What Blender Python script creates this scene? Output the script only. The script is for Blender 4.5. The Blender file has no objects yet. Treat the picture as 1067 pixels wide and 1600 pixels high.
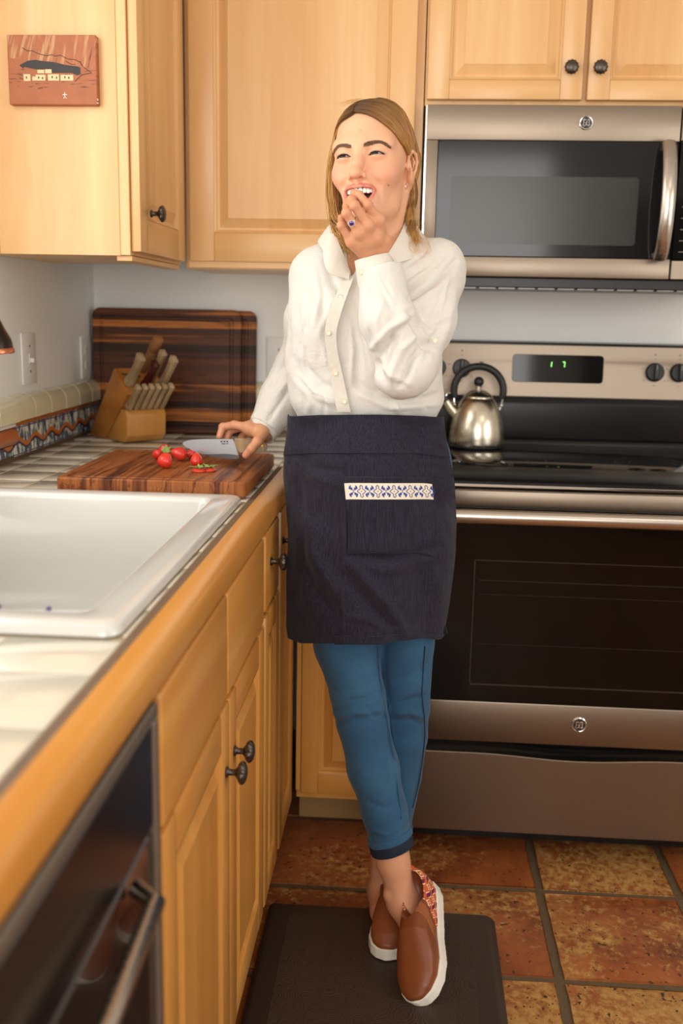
import bpy, bmesh, math, random
import numpy as np
from mathutils import Vector, Matrix, noise as mnoise
random.seed(7); RNG = np.random.RandomState(7)
S = bpy.context.scene
COL = S.collection
PI = math.pi

# ------------------------------------------------------------------ camera
CX, CY, CZ = .9229, -2.8983, 1.2693
YAW, PITCH, ROLL, FPX = .067, .1977, .0194, 1560.8
def cam_axes():
    fw = Vector((-math.sin(YAW)*math.cos(PITCH), math.cos(YAW)*math.cos(PITCH), -math.sin(PITCH)))
    r = Vector((math.cos(YAW), math.sin(YAW), 0)); u = r.cross(fw)
    r2 = math.cos(ROLL)*r + math.sin(ROLL)*u; u2 = -math.sin(ROLL)*r + math.cos(ROLL)*u
    return r2, u2, fw
_r, _u, _f = cam_axes()
cd = bpy.data.cameras.new('camera'); cam = bpy.data.objects.new('camera', cd); COL.objects.link(cam)
M4 = Matrix((_r, _u, -_f)).transposed().to_4x4(); M4.translation = (CX, CY, CZ); cam.matrix_world = M4
cd.sensor_fit = 'VERTICAL'; cd.sensor_height = 36; cd.sensor_width = 24; cd.lens = FPX/1600*36
cd.clip_start = .05
cd.dof.use_dof = True; cd.dof.focus_distance = 1.86; cd.dof.aperture_fstop = 3.0
S.camera = cam
def at(px, py, Y):
    "pixel of the photograph -> world point at depth y = Y"
    d = _f + _r*((px-533.5)/FPX) - _u*((py-800)/FPX)
    return Vector((CX, CY, CZ)) + d*((Y-CY)/d.y)
def atz(px, py, Z):
    d = _f + _r*((px-533.5)/FPX) - _u*((py-800)/FPX)
    return Vector((CX, CY, CZ)) + d*((Z-CZ)/d.z)
# ------------------------------------------------------------------ world, lights, exposure
W = bpy.data.worlds.new('world'); S.world = W; W.use_nodes = True
W.node_tree.nodes['Background'].inputs[0].default_value = (.80, .88, 1, 1)
W.node_tree.nodes['Background'].inputs[1].default_value = .35
def area(name, loc, target, sx, sy, power, col):
    l = bpy.data.lights.new(name, 'AREA'); l.shape = 'RECTANGLE'; l.size = sx; l.size_y = sy
    l.energy = power; l.color = col
    o = bpy.data.objects.new(name, l); COL.objects.link(o); o.location = loc
    o.rotation_euler = (Vector(target)-Vector(loc)).to_track_quat('-Z', 'Y').to_euler()
    return o
area('sink_window_light', (-.02, -1.72, 1.72), (1, -1.72, 1.66), 1.2, .98, 16, (1.0, .96, .90))
area('rear_window_light', (1.0, -4.90, 1.55), (1.0, 0, 1.35), 1.6, 1.5, 50, (1.0, .965, .92))
area('side_window_light', (3.28, -2.6, 1.45), (0, -1.6, 1.0), 1.3, 1.2, 26, (1.0, .965, .92))
area('overhead_fill_light', (2.1, -2.9, 2.44), (2.1, -2.9, 0), .5, .5, 6, (1.0, .92, .82))  # unseen weak fill added below the ceiling, no fixture there
vs = S.view_settings
S.display_settings.display_device = 'sRGB'
vs.view_transform = 'Standard'; vs.look = 'None'; vs.gamma = 1; vs.use_curve_mapping = False
vs.exposure = -.08
S.cycles.use_denoising = True
S.cycles.max_bounces = 8; S.cycles.diffuse_bounces = 4; S.cycles.glossy_bounces = 4
S.cycles.sample_clamp_indirect = 6

# ------------------------------------------------------------------ helpers: materials
class NT:
    def __init__(s, name):
        s.m = bpy.data.materials.new(name); s.m.use_nodes = True
        s.t = s.m.node_tree; s.n = s.t.nodes; s.b = s.n['Principled BSDF']
    def node(s, typ, ins=None, **kw):
        n = s.n.new(typ)
        for k, v in kw.items(): setattr(n, k, v)
        for k, v in (ins or {}).items(): s.put(n.inputs[k], v)
        return n
    def put(s, sock, v):
        if isinstance(v, bpy.types.NodeSocket): s.t.links.new(v, sock)
        elif isinstance(v, (tuple, list)) and len(v) == 3 and sock.type == 'RGBA': sock.default_value = (*v, 1)
        else: sock.default_value = v
    def math(s, op, a, b=0.0, c=None):
        n = s.node('ShaderNodeMath', {0: a, 1: b}, operation=op)
        if c is not None: s.put(n.inputs[2], c)
        return n.outputs[0]
    def mix(s, f, a, b, mode='MIX'):
        n = s.node('ShaderNodeMix', data_type='RGBA', blend_type=mode)
        s.put(n.inputs[0], f); s.put(n.inputs[6], a); s.put(n.inputs[7], b)
        return n.outputs[2]
    def obj(s, scale=(1, 1, 1), loc=(0, 0, 0), rot=(0, 0, 0), rand=0.0):
        tc = s.node('ShaderNodeTexCoord').outputs['Object']
        mp = s.node('ShaderNodeMapping', {'Vector': tc, 'Scale': scale, 'Rotation': rot})
        if rand:
            oi = s.node('ShaderNodeObjectInfo').outputs['Random']
            cm = s.node('ShaderNodeCombineXYZ', {0: s.math('MULTIPLY', oi, rand), 1: s.math('MULTIPLY', oi, rand*1.7), 2: s.math('MULTIPLY', oi, rand*.6)})
            s.put(mp.inputs['Location'], cm.outputs[0])
        else: mp.inputs['Location'].default_value = loc
        return mp.outputs[0]
    def noise(s, vec, scale=5, detail=3, rough=.5, dist=0):
        return s.node('ShaderNodeTexNoise', {'Vector': vec, 'Scale': scale, 'Detail': detail, 'Roughness': rough, 'Distortion': dist}).outputs[0]
    def ramp(s, f, stops, interp='LINEAR'):
        n = s.node('ShaderNodeValToRGB', {0: f}); e = n.color_ramp; e.interpolation = interp
        while len(e.elements) < len(stops): e.elements.new(.5)
        for el, (p, c) in zip(e.elements, stops):
            el.position = p; el.color = (*c, 1) if len(c) == 3 else c
        return n.outputs[0]
    def xyz(s, v):
        n = s.node('ShaderNodeSeparateXYZ', {0: v}); return n.outputs
    def bump(s, h, strength=.2, dist=.002):
        s.put(s.b.inputs['Normal'], s.node('ShaderNodeBump', {'Height': h, 'Strength': strength, 'Distance': dist}).outputs[0])
    def set(s, **kw):
        names = dict(col='Base Color', rough='Roughness', metal='Metallic', spec='Specular IOR Level', coat='Coat Weight', croug='Coat Roughness',
                     sss='Subsurface Weight', sssr='Subsurface Radius', ssss='Subsurface Scale', aniso='Anisotropic', sheen='Sheen Weight', trans='Transmission Weight',
                     ecol='Emission Color', estr='Emission Strength', alpha='Alpha', ior='IOR', tint='Specular Tint', srough='Sheen Roughness')
        for k, v in kw.items(): s.put(s.b.inputs[names[k]], v)
        return s
def srgb(*c):
    return tuple(((x/255+.055)/1.055)**2.4 if x/255 > .04045 else x/255/12.92 for x in c)
def simple(name, col, rough=.5, metal=0.0, **kw):
    t = NT(name); t.set(col=tuple(col), rough=rough, metal=metal, **kw); return t.m

def wood_mat(name, c1, c2, c3, axis=2, rough=.34, rand=3.0, blot=.6):
    "clear-finished board: fine streaks along one axis, soft blotches"
    t = NT(name)
    sc = [13, 13, 13]; sc[axis] = .9
    v = t.obj(tuple(sc), rand=rand)
    n1 = t.noise(v, 1.0, 4, .6, .6)
    sc2 = [110, 110, 110]; sc2[axis] = 5
    n2 = t.noise(t.obj(tuple(sc2), rand=rand), 1.0, 2, .5)
    sc3 = [5, 5, 5]; sc3[axis] = 1.6
    n3 = t.noise(t.obj(tuple(sc3), rand=rand), 1.0, 2, .5, .8)
    c = t.ramp(n1, [(.28, c1), (.5, c2), (.74, c3)])
    c = t.mix(t.math('MULTIPLY', n2, .22), c, t.mix(1.0, c, (.80, .72, .62), 'MULTIPLY'))
    c = t.mix(t.math('MULTIPLY', t.math('SUBTRACT', n3, .35), blot), c, t.mix(1.0, c, (.86, .72, .55), 'MULTIPLY'))
    t.set(col=c, rough=rough, coat=.25, croug=.25)
    t.bump(n2, .06, .001)
    return t.m
MAPLE_Z = wood_mat('maple_vertical_grain', srgb(222, 170, 108), srgb(231, 184, 124), srgb(238, 198, 142), 2)
MAPLE_X = wood_mat('maple_horizontal_grain', srgb(222, 170, 108), srgb(231, 184, 124), srgb(238, 198, 142), 0)
MAPLE_Y = wood_mat('maple_depth_grain', srgb(222, 170, 108), srgb(231, 184, 124), srgb(238, 198, 142), 1)
BASE_Z = wood_mat('maple_base_shaded_vertical', srgb(200, 134, 60), srgb(211, 149, 72), srgb(221, 163, 86), 2)  # same maple for the lower cabinets, their shade put into a deeper orange
BASE_X = wood_mat('maple_base_shaded_horizontal', srgb(200, 134, 60), srgb(211, 149, 72), srgb(221, 163, 86), 0)
BASE_Y = wood_mat('maple_base_shaded_depth', srgb(200, 134, 60), srgb(211, 149, 72), srgb(221, 163, 86), 1)
EDGE_Y = wood_mat('amber_edge_wood', srgb(196, 128, 52), srgb(208, 142, 62), srgb(218, 156, 76), 1, rough=.28)
BLOCKW = wood_mat('knife_block_wood', srgb(150, 92, 34), srgb(170, 108, 42), srgb(190, 128, 58), 0, rough=.4)
BLOCKF = wood_mat('knife_block_front_wood', srgb(164, 106, 40), srgb(182, 124, 52), srgb(196, 140, 66), 2, rough=.4)
HANDLEW = wood_mat('weathered_handle_wood', srgb(120, 96, 66), srgb(160, 134, 100), srgb(190, 166, 130), 2, rough=.6)
TURNEDW = wood_mat('turned_handle_wood', srgb(120, 76, 36), srgb(140, 92, 48), srgb(156, 108, 62), 2, rough=.5)

def plaster(name, col, b=.25):
    t = NT(name); v = t.obj()
    n = t.noise(v, 55, 5, .6); n2 = t.noise(v, 6, 2, .5)
    c = t.mix(t.math('MULTIPLY', n2, .12), col, tuple(x*.86 for x in col))
    t.set(col=c, rough=.62); t.bump(t.math('ADD', n, t.math('MULTIPLY', n2, .6)), b, .004); return t.m
WALL = plaster('painted_plaster', srgb(240, 240, 236))
CEIL = plaster('ceiling_paint', srgb(238, 236, 230), .1)
GROUT = plaster('tile_grout', srgb(164, 146, 118), .4)
EGROUT = plaster('edge_grout', srgb(112, 88, 66), .5)
FGROUT = plaster('floor_grout', srgb(98, 80, 56), .7)
def ceramic(name, col, r=.16):
    t = NT(name); n = t.noise(t.obj(rand=4), 14, 3, .5)
    c = t.mix(t.math('MULTIPLY', n, .45), col, tuple(x*.82 for x in col))
    t.set(col=c, rough=r, coat=.6, croug=.1); t.bump(t.noise(t.obj(rand=4), 30, 2, .5), .12, .002); return t.m
CREAM = ceramic('cream_glazed_tile', srgb(226, 220, 202))
CAPT = ceramic('cream_cap_tile', srgb(222, 216, 182))
TERRA = ceramic('terracotta_glazed', srgb(176, 96, 44), .3)
STRIPW = ceramic('white_liner_glaze', srgb(236, 234, 226))

def steel(name, col, rough=.3, axis=0, an=.5):
    t = NT(name)
    sc = [900, 900, 900]; sc[axis] = 6
    n = t.noise(t.obj(tuple(sc)), 1.0, 2, .5)
    t.set(col=tuple(col), metal=1.0, rough=t.math('ADD', t.math('MULTIPLY', n, .10), rough-.05), aniso=an)
    t.bump(n, .03, .0004); return t.m
STEEL = steel('brushed_stainless', srgb(146, 132, 117), .40)
STEELB = steel('bright_steel', srgb(190, 180, 168), .26)
KSTEEL = steel('kettle_steel', srgb(205, 196, 176), .26, axis=2)
CHROME = simple('polished_steel', srgb(225, 222, 218), .12, 1.0)
BLADE = steel('knife_blade_steel', srgb(176, 178, 182), .34, axis=0)
BLACKG = simple('black_glass', (.005, .005, .005), .07, 0, spec=.4)
OVENG = simple('oven_door_glass', (.005, .003, .002), .12, 0, spec=.22)
MWG = simple('microwave_door_glass', (.010, .010, .011), .10, 0, spec=.42)
MWIN = simple('microwave_window_mesh', srgb(52, 52, 50), .20, .15, spec=.45)
BLACKP = simple('black_plastic', (.012, .012, .012), .35)
BLACKE = simple('black_enamel', (.008, .008, .008), .25, spec=.3)
RUBBER = simple('black_rubber_grip', (.012, .012, .012), .45)
PEWTER = simple('dark_pewter', srgb(92, 84, 78), .34, .9)
WHITEP = simple('white_plastic_plate', srgb(232, 231, 226), .35)
DARKH = simple('dark_slot', (.01, .01, .01), .6)
BRASS = simple('brass', srgb(200, 160, 80), .25, 1.0)
COPPER = simple('copper_rim', srgb(196, 120, 86), .25, 1.0)
BRONZE = simple('oil_rubbed_bronze', srgb(44, 32, 28), .3, .7)
def led(name, col, s):
    t = NT(name); t.set(col=(0, 0, 0), ecol=col, estr=s); return t.m
GREEN = led('green_display_segment', (.25, 1, .18), 3.0)
PRINT = simple('pale_print', srgb(150, 148, 142), .5)
DPRINT = simple('dark_print', srgb(60, 54, 48), .5)
SINKM = simple('white_enamel_sink', srgb(208, 206, 200), .18, 0, coat=.5, croug=.06)
PURPLE = simple('purple_rubber', srgb(96, 84, 130), .5)

def acacia(name, axis, cols, across, sc=9, freq=2.2, blend=.5):
    "walnut-like staves glued side by side across one axis, figured along the other"
    t = NT(name); P = t.obj(); c3 = t.xyz(P)
    wob = t.noise(t.obj(tuple(2.0 if k == axis else 14 for k in range(3))), 1, 2, .5)
    v1 = t.node('ShaderNodeTexVoronoi', voronoi_dimensions='1D'); t.put(v1.inputs['W'], t.math('ADD', c3[across], t.math('MULTIPLY', wob, .006))); t.put(v1.inputs['Scale'], freq*14)
    rnd = t.xyz(v1.outputs['Color'])[0]
    s = [4.0]*3; s[across] = 60; s[axis] = 1.6
    n = t.noise(t.obj(tuple(s)), 1, 4, .65, .5)
    f = t.math('ADD', t.math('MULTIPLY', rnd, 1-blend), t.math('MULTIPLY', n, blend))
    s2 = [160, 160, 160]; s2[axis] = 6
    n2 = t.noise(t.obj(tuple(s2)), 1, 3, .6, .4)
    s3 = [9, 9, 9]; s3[axis] = 2.2; s3[across] = 20
    n3 = t.noise(t.obj(tuple(s3)), 1.4, 3, .6, 1.8)
    c = t.ramp(f, cols)
    c = t.mix(t.math('MULTIPLY', n2, .5), c, t.mix(1.0, c, (.60, .50, .42), 'MULTIPLY'))
    c = t.mix(t.ramp(n3, [(.54, (0, 0, 0)), (.62, (1, 1, 1))]), c, t.mix(1.0, c, (.50, .42, .38), 'MULTIPLY'))
    t.set(col=c, rough=.48, spec=.3); t.bump(n2, .06, .001); return t.m
WALNUT = acacia('upright_board_wood', 0, [(.20, srgb(34, 15, 6)), (.38, srgb(58, 28, 11)), (.52, srgb(84, 44, 17)), (.66, srgb(98, 52, 20)), (.71, srgb(176, 106, 40)), (.82, srgb(190, 120, 50))], 2, freq=3.6, blend=.5)
ACACIA = acacia('flat_board_wood', 1, [(.28, srgb(66, 30, 13)), (.40, srgb(118, 62, 28)), (.52, srgb(166, 100, 50)), (.62, srgb(142, 82, 38)), (.80, srgb(184, 118, 62))], 0, 7, freq=2.4, blend=.85)

# ------------------------------------------------------------------ helpers: meshes
class MB:
    def __init__(s): s.bm = bmesh.new()
    def box(s, a, b, bev=0, seg=1):
        r = bmesh.ops.create_cube(s.bm, size=1)['verts']
        a, b = Vector(a), Vector(b); c = (a+b)/2; d = b-a
        for v in r: v.co = Vector((v.co.x*d.x, v.co.y*d.y, v.co.z*d.z)) + c
        if bev:
            es = list({e for v in r for e in v.link_edges})
            bmesh.ops.bevel(s.bm, geom=es, offset=bev, segments=seg, affect='EDGES', profile=.5)
        return s
    def quad(s, *p):
        vs = [s.bm.verts.new(q) for q in p]; s.bm.faces.new(vs); return s
    def prism(s, poly, fn, d0, d1, bev=0, seg=1):
        "poly in 2-D, fn(u, v, d) -> 3-D, extruded d0..d1"
        A = [s.bm.verts.new(fn(u, v, d0)) for u, v in poly]; B = [s.bm.verts.new(fn(u, v, d1)) for u, v in poly]
        n = len(poly); fs = [s.bm.faces.new(A[::-1]), s.bm.faces.new(B)]
        for i in range(n): fs.append(s.bm.faces.new((A[i], A[(i+1) % n], B[(i+1) % n], B[i])))
        bmesh.ops.recalc_face_normals(s.bm, faces=fs)
        if bev:
            es = list({e for f in fs for e in f.edges})
            bmesh.ops.bevel(s.bm, geom=es, offset=bev, segments=seg, affect='EDGES', profile=.5)
        return s
    def lathe(s, prof, c=(0, 0, 0), axis='Z', n=24, cap=True, mod=None):
        "profile of (radius, height) rings round an axis"
        c = Vector(c); rings = []
        for k, (r, h) in enumerate(prof):
            ring = []
            for i in range(n):
                a = 2*PI*i/n; rr = r*(mod(a, k) if mod else 1)
                x, y = rr*math.cos(a), rr*math.sin(a)
                p = Vector((x, y, h)) if axis == 'Z' else (Vector((h, x, y)) if axis == 'X' else Vector((y, h, x)))
                ring.append(s.bm.verts.new(c+p))
            rings.append(ring)
        for a, b in zip(rings, rings[1:]):
            for i in range(n): s.bm.faces.new((a[i], a[(i+1) % n], b[(i+1) % n], b[i]))
        if cap:
            s.bm.faces.new(rings[0][::-1]); s.bm.faces.new(rings[-1])
        return s
    def tube(s, pts, r, n=10, cap=True, flat=None):
        pts = [Vector(p) for p in pts]; rs = r if isinstance(r, (list, tuple)) else [r]*len(pts)
        up = Vector((0, 0, 1)); rings = []; prev = None
        for i, p in enumerate(pts):
            t = (pts[min(i+1, len(pts)-1)] - pts[max(i-1, 0)]).normalized()
            if prev is None:
                a = up if abs(t.dot(up)) < .9 else Vector((1, 0, 0)); x = (a - t*a.dot(t)).normalized()
            else: x = (prev - t*prev.dot(t)).normalized()
            prev = x; y = t.cross(x)
            fx, fy = flat or (1, 1)
            rings.append([s.bm.verts.new(p + (x*math.cos(2*PI*k/n)*fx + y*math.sin(2*PI*k/n)*fy)*rs[i]) for k in range(n)])
        for a, b in zip(rings, rings[1:]):
            for i in range(n): s.bm.faces.new((a[i], a[(i+1) % n], b[(i+1) % n], b[i]))
        if cap: s.bm.faces.new(rings[0][::-1]); s.bm.faces.new(rings[-1])
        return s
    def ball(s, c, r, u=16, v=10, sc=(1, 1, 1)):
        vs = bmesh.ops.create_uvsphere(s.bm, u_segments=u, v_segments=v, radius=r)['verts']
        for q in vs: q.co = Vector((q.co.x*sc[0], q.co.y*sc[1], q.co.z*sc[2])) + Vector(c)
        return s
    def build(s, name, mat, parent=None, smooth=None, angle=35, recalc=False, world=True, xf=None):
        if xf is not None: bmesh.ops.transform(s.bm, matrix=xf, verts=s.bm.verts)
        if recalc: bmesh.ops.recalc_face_normals(s.bm, faces=s.bm.faces)
        me = bpy.data.meshes.new(name); s.bm.to_mesh(me); s.bm.free()
        return link_mesh(name, me, mat, parent, smooth, angle, world)
def root_loc(o):
    p = Vector((0, 0, 0))
    while o is not None: p += o.location; o = o.parent
    return p
def link_mesh(name, me, mat, parent=None, smooth=None, angle=35, world=True):
    o = bpy.data.objects.new(name, me); COL.objects.link(o)
    if mat:
        for m in (mat if isinstance(mat, (list, tuple)) else [mat]): me.materials.append(m)
    if smooth is not False:
        me.shade_smooth()
        me.set_sharp_from_angle(angle=math.radians(angle if smooth is None else 180))
    if parent is not None:
        o.parent = parent
        if world: me.transform(Matrix.Translation(-root_loc(parent)))
    return o
def tag(o, label=None, cat=None, group=None, kind=None):
    if label: o['label'] = label
    if cat: o['category'] = cat
    if group: o['group'] = group
    if kind: o['kind'] = kind
    return o
def thing(name, loc, label, cat, group=None):
    o = bpy.data.objects.new(name, None); COL.objects.link(o); o.location = loc; o.empty_display_size = .05
    return tag(o, label, cat, group)
def struct(o): o['kind'] = 'structure'; return o
def text_mesh(name, txt, size, mat, parent, loc, rot=(PI/2, 0, 0), bold=False, ext=.0003, align='CENTER'):
    cu = bpy.data.curves.new(name, 'FONT'); cu.body = txt; cu.size = size; cu.align_x = align; cu.align_y = 'CENTER'; cu.extrude = ext
    if bold: cu.offset = size*.02
    tmp = bpy.data.objects.new(name, cu); COL.objects.link(tmp)
    dg = bpy.context.evaluated_depsgraph_get(); me = bpy.data.meshes.new_from_object(tmp.evaluated_get(dg))
    bpy.data.objects.remove(tmp); bpy.data.curves.remove(cu)
    from mathutils import Euler
    me.transform(Matrix.Translation(Vector(loc)) @ Euler(rot).to_matrix().to_4x4())
    return link_mesh(name, me, mat, parent, False)

# ------------------------------------------------------------------ structure: room shell
RX, RY, RZ = 3.3, -4.95, 2.5
o = MB().box((-.02, RY, -.06), (RX, .02, -.007)).build('floor', FGROUT, smooth=False); struct(o); FLOOR = o
def saltillo():
    t = NT('saltillo_tile')
    v = t.obj(rand=9); oi = t.node('ShaderNodeObjectInfo').outputs['Random']
    n1 = t.noise(v, 7, 5, .62, .3); n2 = t.noise(v, 55, 4, .7); n3 = t.noise(v, 2.3, 3, .5)
    base = t.ramp(n1, [(.3, srgb(106, 52, 24)), (.5, srgb(146, 78, 38)), (.72, srgb(172, 102, 54))])
    worn = t.ramp(n2, [(.35, srgb(150, 98, 46)), (.7, srgb(192, 148, 82))])
    m = t.math('ADD', t.math('MULTIPLY', n3, .70), t.math('MULTIPLY', n2, .60))
    m = t.math('ADD', m, t.math('MULTIPLY', oi, .10))
    mask = t.ramp(m, [(.68, (0, 0, 0)), (.80, (1, 1, 1))])
    c = t.mix(mask, base, worn)
    pit = t.ramp(t.noise(v, 85, 2, .5), [(.30, (1, 1, 1)), (.36, (0, 0, 0))])
    c = t.mix(pit, c, srgb(64, 38, 24))
    t.set(col=c, rough=t.ramp(mask, [(0, (.42,)*3), (1, (.65,)*3)]), coat=.06, croug=.35)
    t.bump(t.math('ADD', t.math('MULTIPLY', n2, .6), t.math('MULTIPLY', n1, 1.0)), .35, .004)
    return t.m
SALT = saltillo()
def salt_mesh(seed):
    rr = random.Random(seed); mb = MB(); h = .1455
    mb.box((-h, -h, -.016), (h, h, 0))
    bm = mb.bm
    bmesh.ops.subdivide_edges(bm, edges=bm.edges[:], cuts=5, use_grid_fill=True)
    for v in bm.verts:
        e = max(abs(v.co.x), abs(v.co.y))/h
        if v.co.z > -.001:
            v.co.z -= .0045*max(0, (e-.8)/.2)**2 + .0012*mnoise.noise(Vector((v.co.x*12, v.co.y*12, seed*3.1)))
        k = mnoise.noise(Vector((v.co.x*20+seed, v.co.y*20, 5)))*.0060*(e > .95)
        v.co.x += k; v.co.y -= k
    me = bpy.data.meshes.new('tile'); bm.to_mesh(me); bm.free(); me.materials.append(SALT); me.shade_smooth(); me.set_sharp_from_angle(angle=math.radians(50))
    return me
smeshes = [salt_mesh(i) for i in range(5)]
for i in range(-2, 9):
    for j in range(0, 16):
        x = 1.094 + i*.3105 - .0; y = -.36 - j*.3105 + (-.035 if i < 0 else 0)
        if x < .0 or y < RY+.1 or x > RX-.1: continue
        o = bpy.data.objects.new('tile', smeshes[(i*3+j*7) % 5]); COL.objects.link(o); o.parent = FLOOR
        o.location = (x, y, .0 - random.random()*.001); o.rotation_euler = (0, 0, random.choice([0, 1, 2, 3])*PI/2 + random.uniform(-.008, .008))
# walls: the left one leaves an opening for the window above the sink, the rear one for a window behind the camera
wl = MB()
def holed(mb, fn, u0, u1, w0, w1, hu0, hu1, hw0, hw1):
    for a, b, c, d in ((u0, hu0, w0, w1), (hu1, u1, w0, w1), (hu0, hu1, w0, hw0), (hu0, hu1, hw1, w1)):
        p, q = fn(a, c, 0), fn(b, d, 1)
        mb.box(tuple(map(min, p, q)), tuple(map(max, p, q)))
holed(wl, lambda u, w, k: (-.12 if k == 0 else 0, u, w), RY-.1, .1, -.05, RZ, -2.35, -1.10, 1.2, 2.22)
struct(wl.build('wall_left', WALL, smooth=False))
struct(MB().box((-.12, 0, -.05), (RX+.1, .12, RZ)).build('wall_back', WALL, smooth=False))
wr = MB(); holed(wr, lambda u, w, k: (u, RY-.12 if k == 0 else RY, w), -.12, RX+.1, -.05, RZ, .2, 1.8, .8, 2.3)
struct(wr.build('wall_rear', WALL, smooth=False))
wq = MB(); holed(wq, lambda u, w, k: (RX if k == 0 else RX+.12, u, w), RY-.1, .1, -.05, RZ, -3.3, -1.9, .85, 2.1)
struct(wq.build('wall_right', WALL, smooth=False))
struct(MB().box((-.12, RY-.1, RZ), (RX+.12, .12, RZ+.1)).build('ceiling', CEIL, smooth=False))
def frame_x(name, x, u0, u1, w0, w1, ax):
    mb = MB(); t = .035
    def bx(a, b, c, d):
        if ax == 'X': mb.box((x-.03, a, c), (x+.03, b, d), .003)
        else: mb.box((a, x-.03, c), (b, x+.03, d), .003)
    bx(u0, u0+t, w0, w1); bx(u1-t, u1, w0, w1); bx(u0+t, u1-t, w0, w0+t); bx(u0+t, u1-t, w1-t, w1); bx((u0+u1)/2-.02, (u0+u1)/2+.02, w0+t, w1-t)
    return struct(mb.build(name, STRIPW))
frame_x('window_1', -.09, -2.35, -1.10, 1.2, 2.22, 'X')
frame_x('window_2', RY-.09, .2, 1.8, .8, 2.3, 'Y')
frame_x('window_3', RX+.09, -3.3, -1.9, .85, 2.1, 'X')
# a dark panelled door on the rear wall (mirrored in the appliance glass)
dr = struct(MB().box((2.2, RY, 0), (3.05, RY+.04, 2.05), .004).build('door_1', simple('painted_door_grey', srgb(92, 84, 78), .5)))
MB().ball((2.28, RY+.07, 1.0), .03).build('door_handle', BRASS, dr)

# ------------------------------------------------------------------ cabinets
def knob(parent, loc, axis):
    "fluted melon knob on a stem, its axis along 'X' (+x) or '-Y'"
    mod = lambda a, k: 1 + (.07*math.cos(12*a) if k >= 4 else 0)
    prof = [(.008, 0), (.0085, .002), (.005, .005), (.0048, .014), (.008, .017), (.0145, .0205), (.0165, .024), (.0155, .028), (.011, .031), (.005, .0325), (.002, .033)]
    mb = MB()
    if axis == 'X': mb.lathe(prof, (0, 0, 0), 'X', 36, mod=mod)
    else: mb.lathe([(r, -h) for r, h in prof], (0, 0, 0), 'Y', 36, mod=mod)
    bmesh.ops.translate(mb.bm, vec=Vector(loc), verts=mb.bm.verts)
    return mb.build('knob', PEWTER, parent, recalc=True, angle=60)
def panel_door(parent, name, fn, w, h, t=.020, rail=.058, mats=(MAPLE_Z, MAPLE_X), raised=True, srail=None):
    """cabinet door: fn(u, v, d): u across, v up, d out from the cabinet face. Stiles are the door's own mesh; rails and raised panel its sub-parts."""
    sr = srail or rail; mb = MB()
    e = .006
    def pr(a, b, c, d_, d0, d1): mb.prism([(a, c), (b, c), (b, d_), (a, d_)], fn, d0, d1, .0022, 2)
    pr(0, sr, 0, h, 0, t); pr(w-sr, w, 0, h, 0, t)
    o = mb.build(name, mats[0], parent)
    mb = MB(); pr(sr, w-sr, 0, rail, 0, t-.0006); mb_o = mb.build('rail', mats[1], o)
    mb = MB(); pr(sr, w-sr, h-rail, h, 0, t-.0006); mb.build('rail', mats[1], o)
    # ogee edge ring + raised field
    mb = MB(); a, b, c, d = sr, w-sr, rail, h-rail
    rings = [(0, t-.001), (.004, t-.0035), (.007, t-.0105), (.012, t-.0115), (.030, t-.0035), (.034, t-.0015), (.0345, t-.001)] if raised else [(0, t-.001), (.005, t-.004), (.008, t-.010), (.010, t-.010)]
    prev = None
    for ins, z in rings:
        q = [mb.bm.verts.new(fn(*p, z)) for p in ((a+ins, c+ins), (b-ins, c+ins), (b-ins, d-ins), (a+ins, d-ins))]
        if prev:
            for i in range(4): mb.bm.faces.new((prev[i], prev[(i+1) % 4], q[(i+1) % 4], q[i]))
        prev = q
    mb.bm.faces.new(prev)
    mb.build('raised_panel', mats[0], o, angle=30, recalc=False)
    return o
FX = lambda x, y0, z0: (lambda u, v, d: (x+d, y0+u, z0+v))         # door facing +x, u along +y
FY = lambda y, x0, z0: (lambda u, v, d: (x0+u, y-d, z0+v))         # door facing -y

# back wall: tall upper cabinet behind the person
c1 = thing('wall_cabinet', (.36, -.31, 1.375), 'tall maple wall cabinet with one raised-panel door, behind the woman', 'cabinet')
MB().box((.345, -.325, 1.37), (.93, -.003, 2.36)).build('carcass', MAPLE_Z, c1)
MB().box((.352, -.335, 1.372), (.925, -.325, 1.392), .001).build('light_rail', MAPLE_X, c1)
panel_door(c1, 'door', FY(-.326, .358, 1.388), .552, .95, rail=.07, srail=.062)
# over the microwave
c2 = thing('wall_cabinet', (.94, -.31, 1.765), 'short maple wall cabinet with two doors above the microwave', 'cabinet')
MB().box((.933, -.325, 1.762), (1.72, -.003, 2.36)).build('carcass', MAPLE_Z, c2)
d = panel_door(c2, 'door', FY(-.326, .938, 1.774), .366, .57, rail=.045, srail=.052)
knob(d, (1.273, -.346, 1.842), '-Y')
d = panel_door(c2, 'door', FY(-.326, 1.316, 1.774), .366, .57, rail=.045, srail=.052)
knob(d, (1.340, -.346, 1.842), '-Y')
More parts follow.
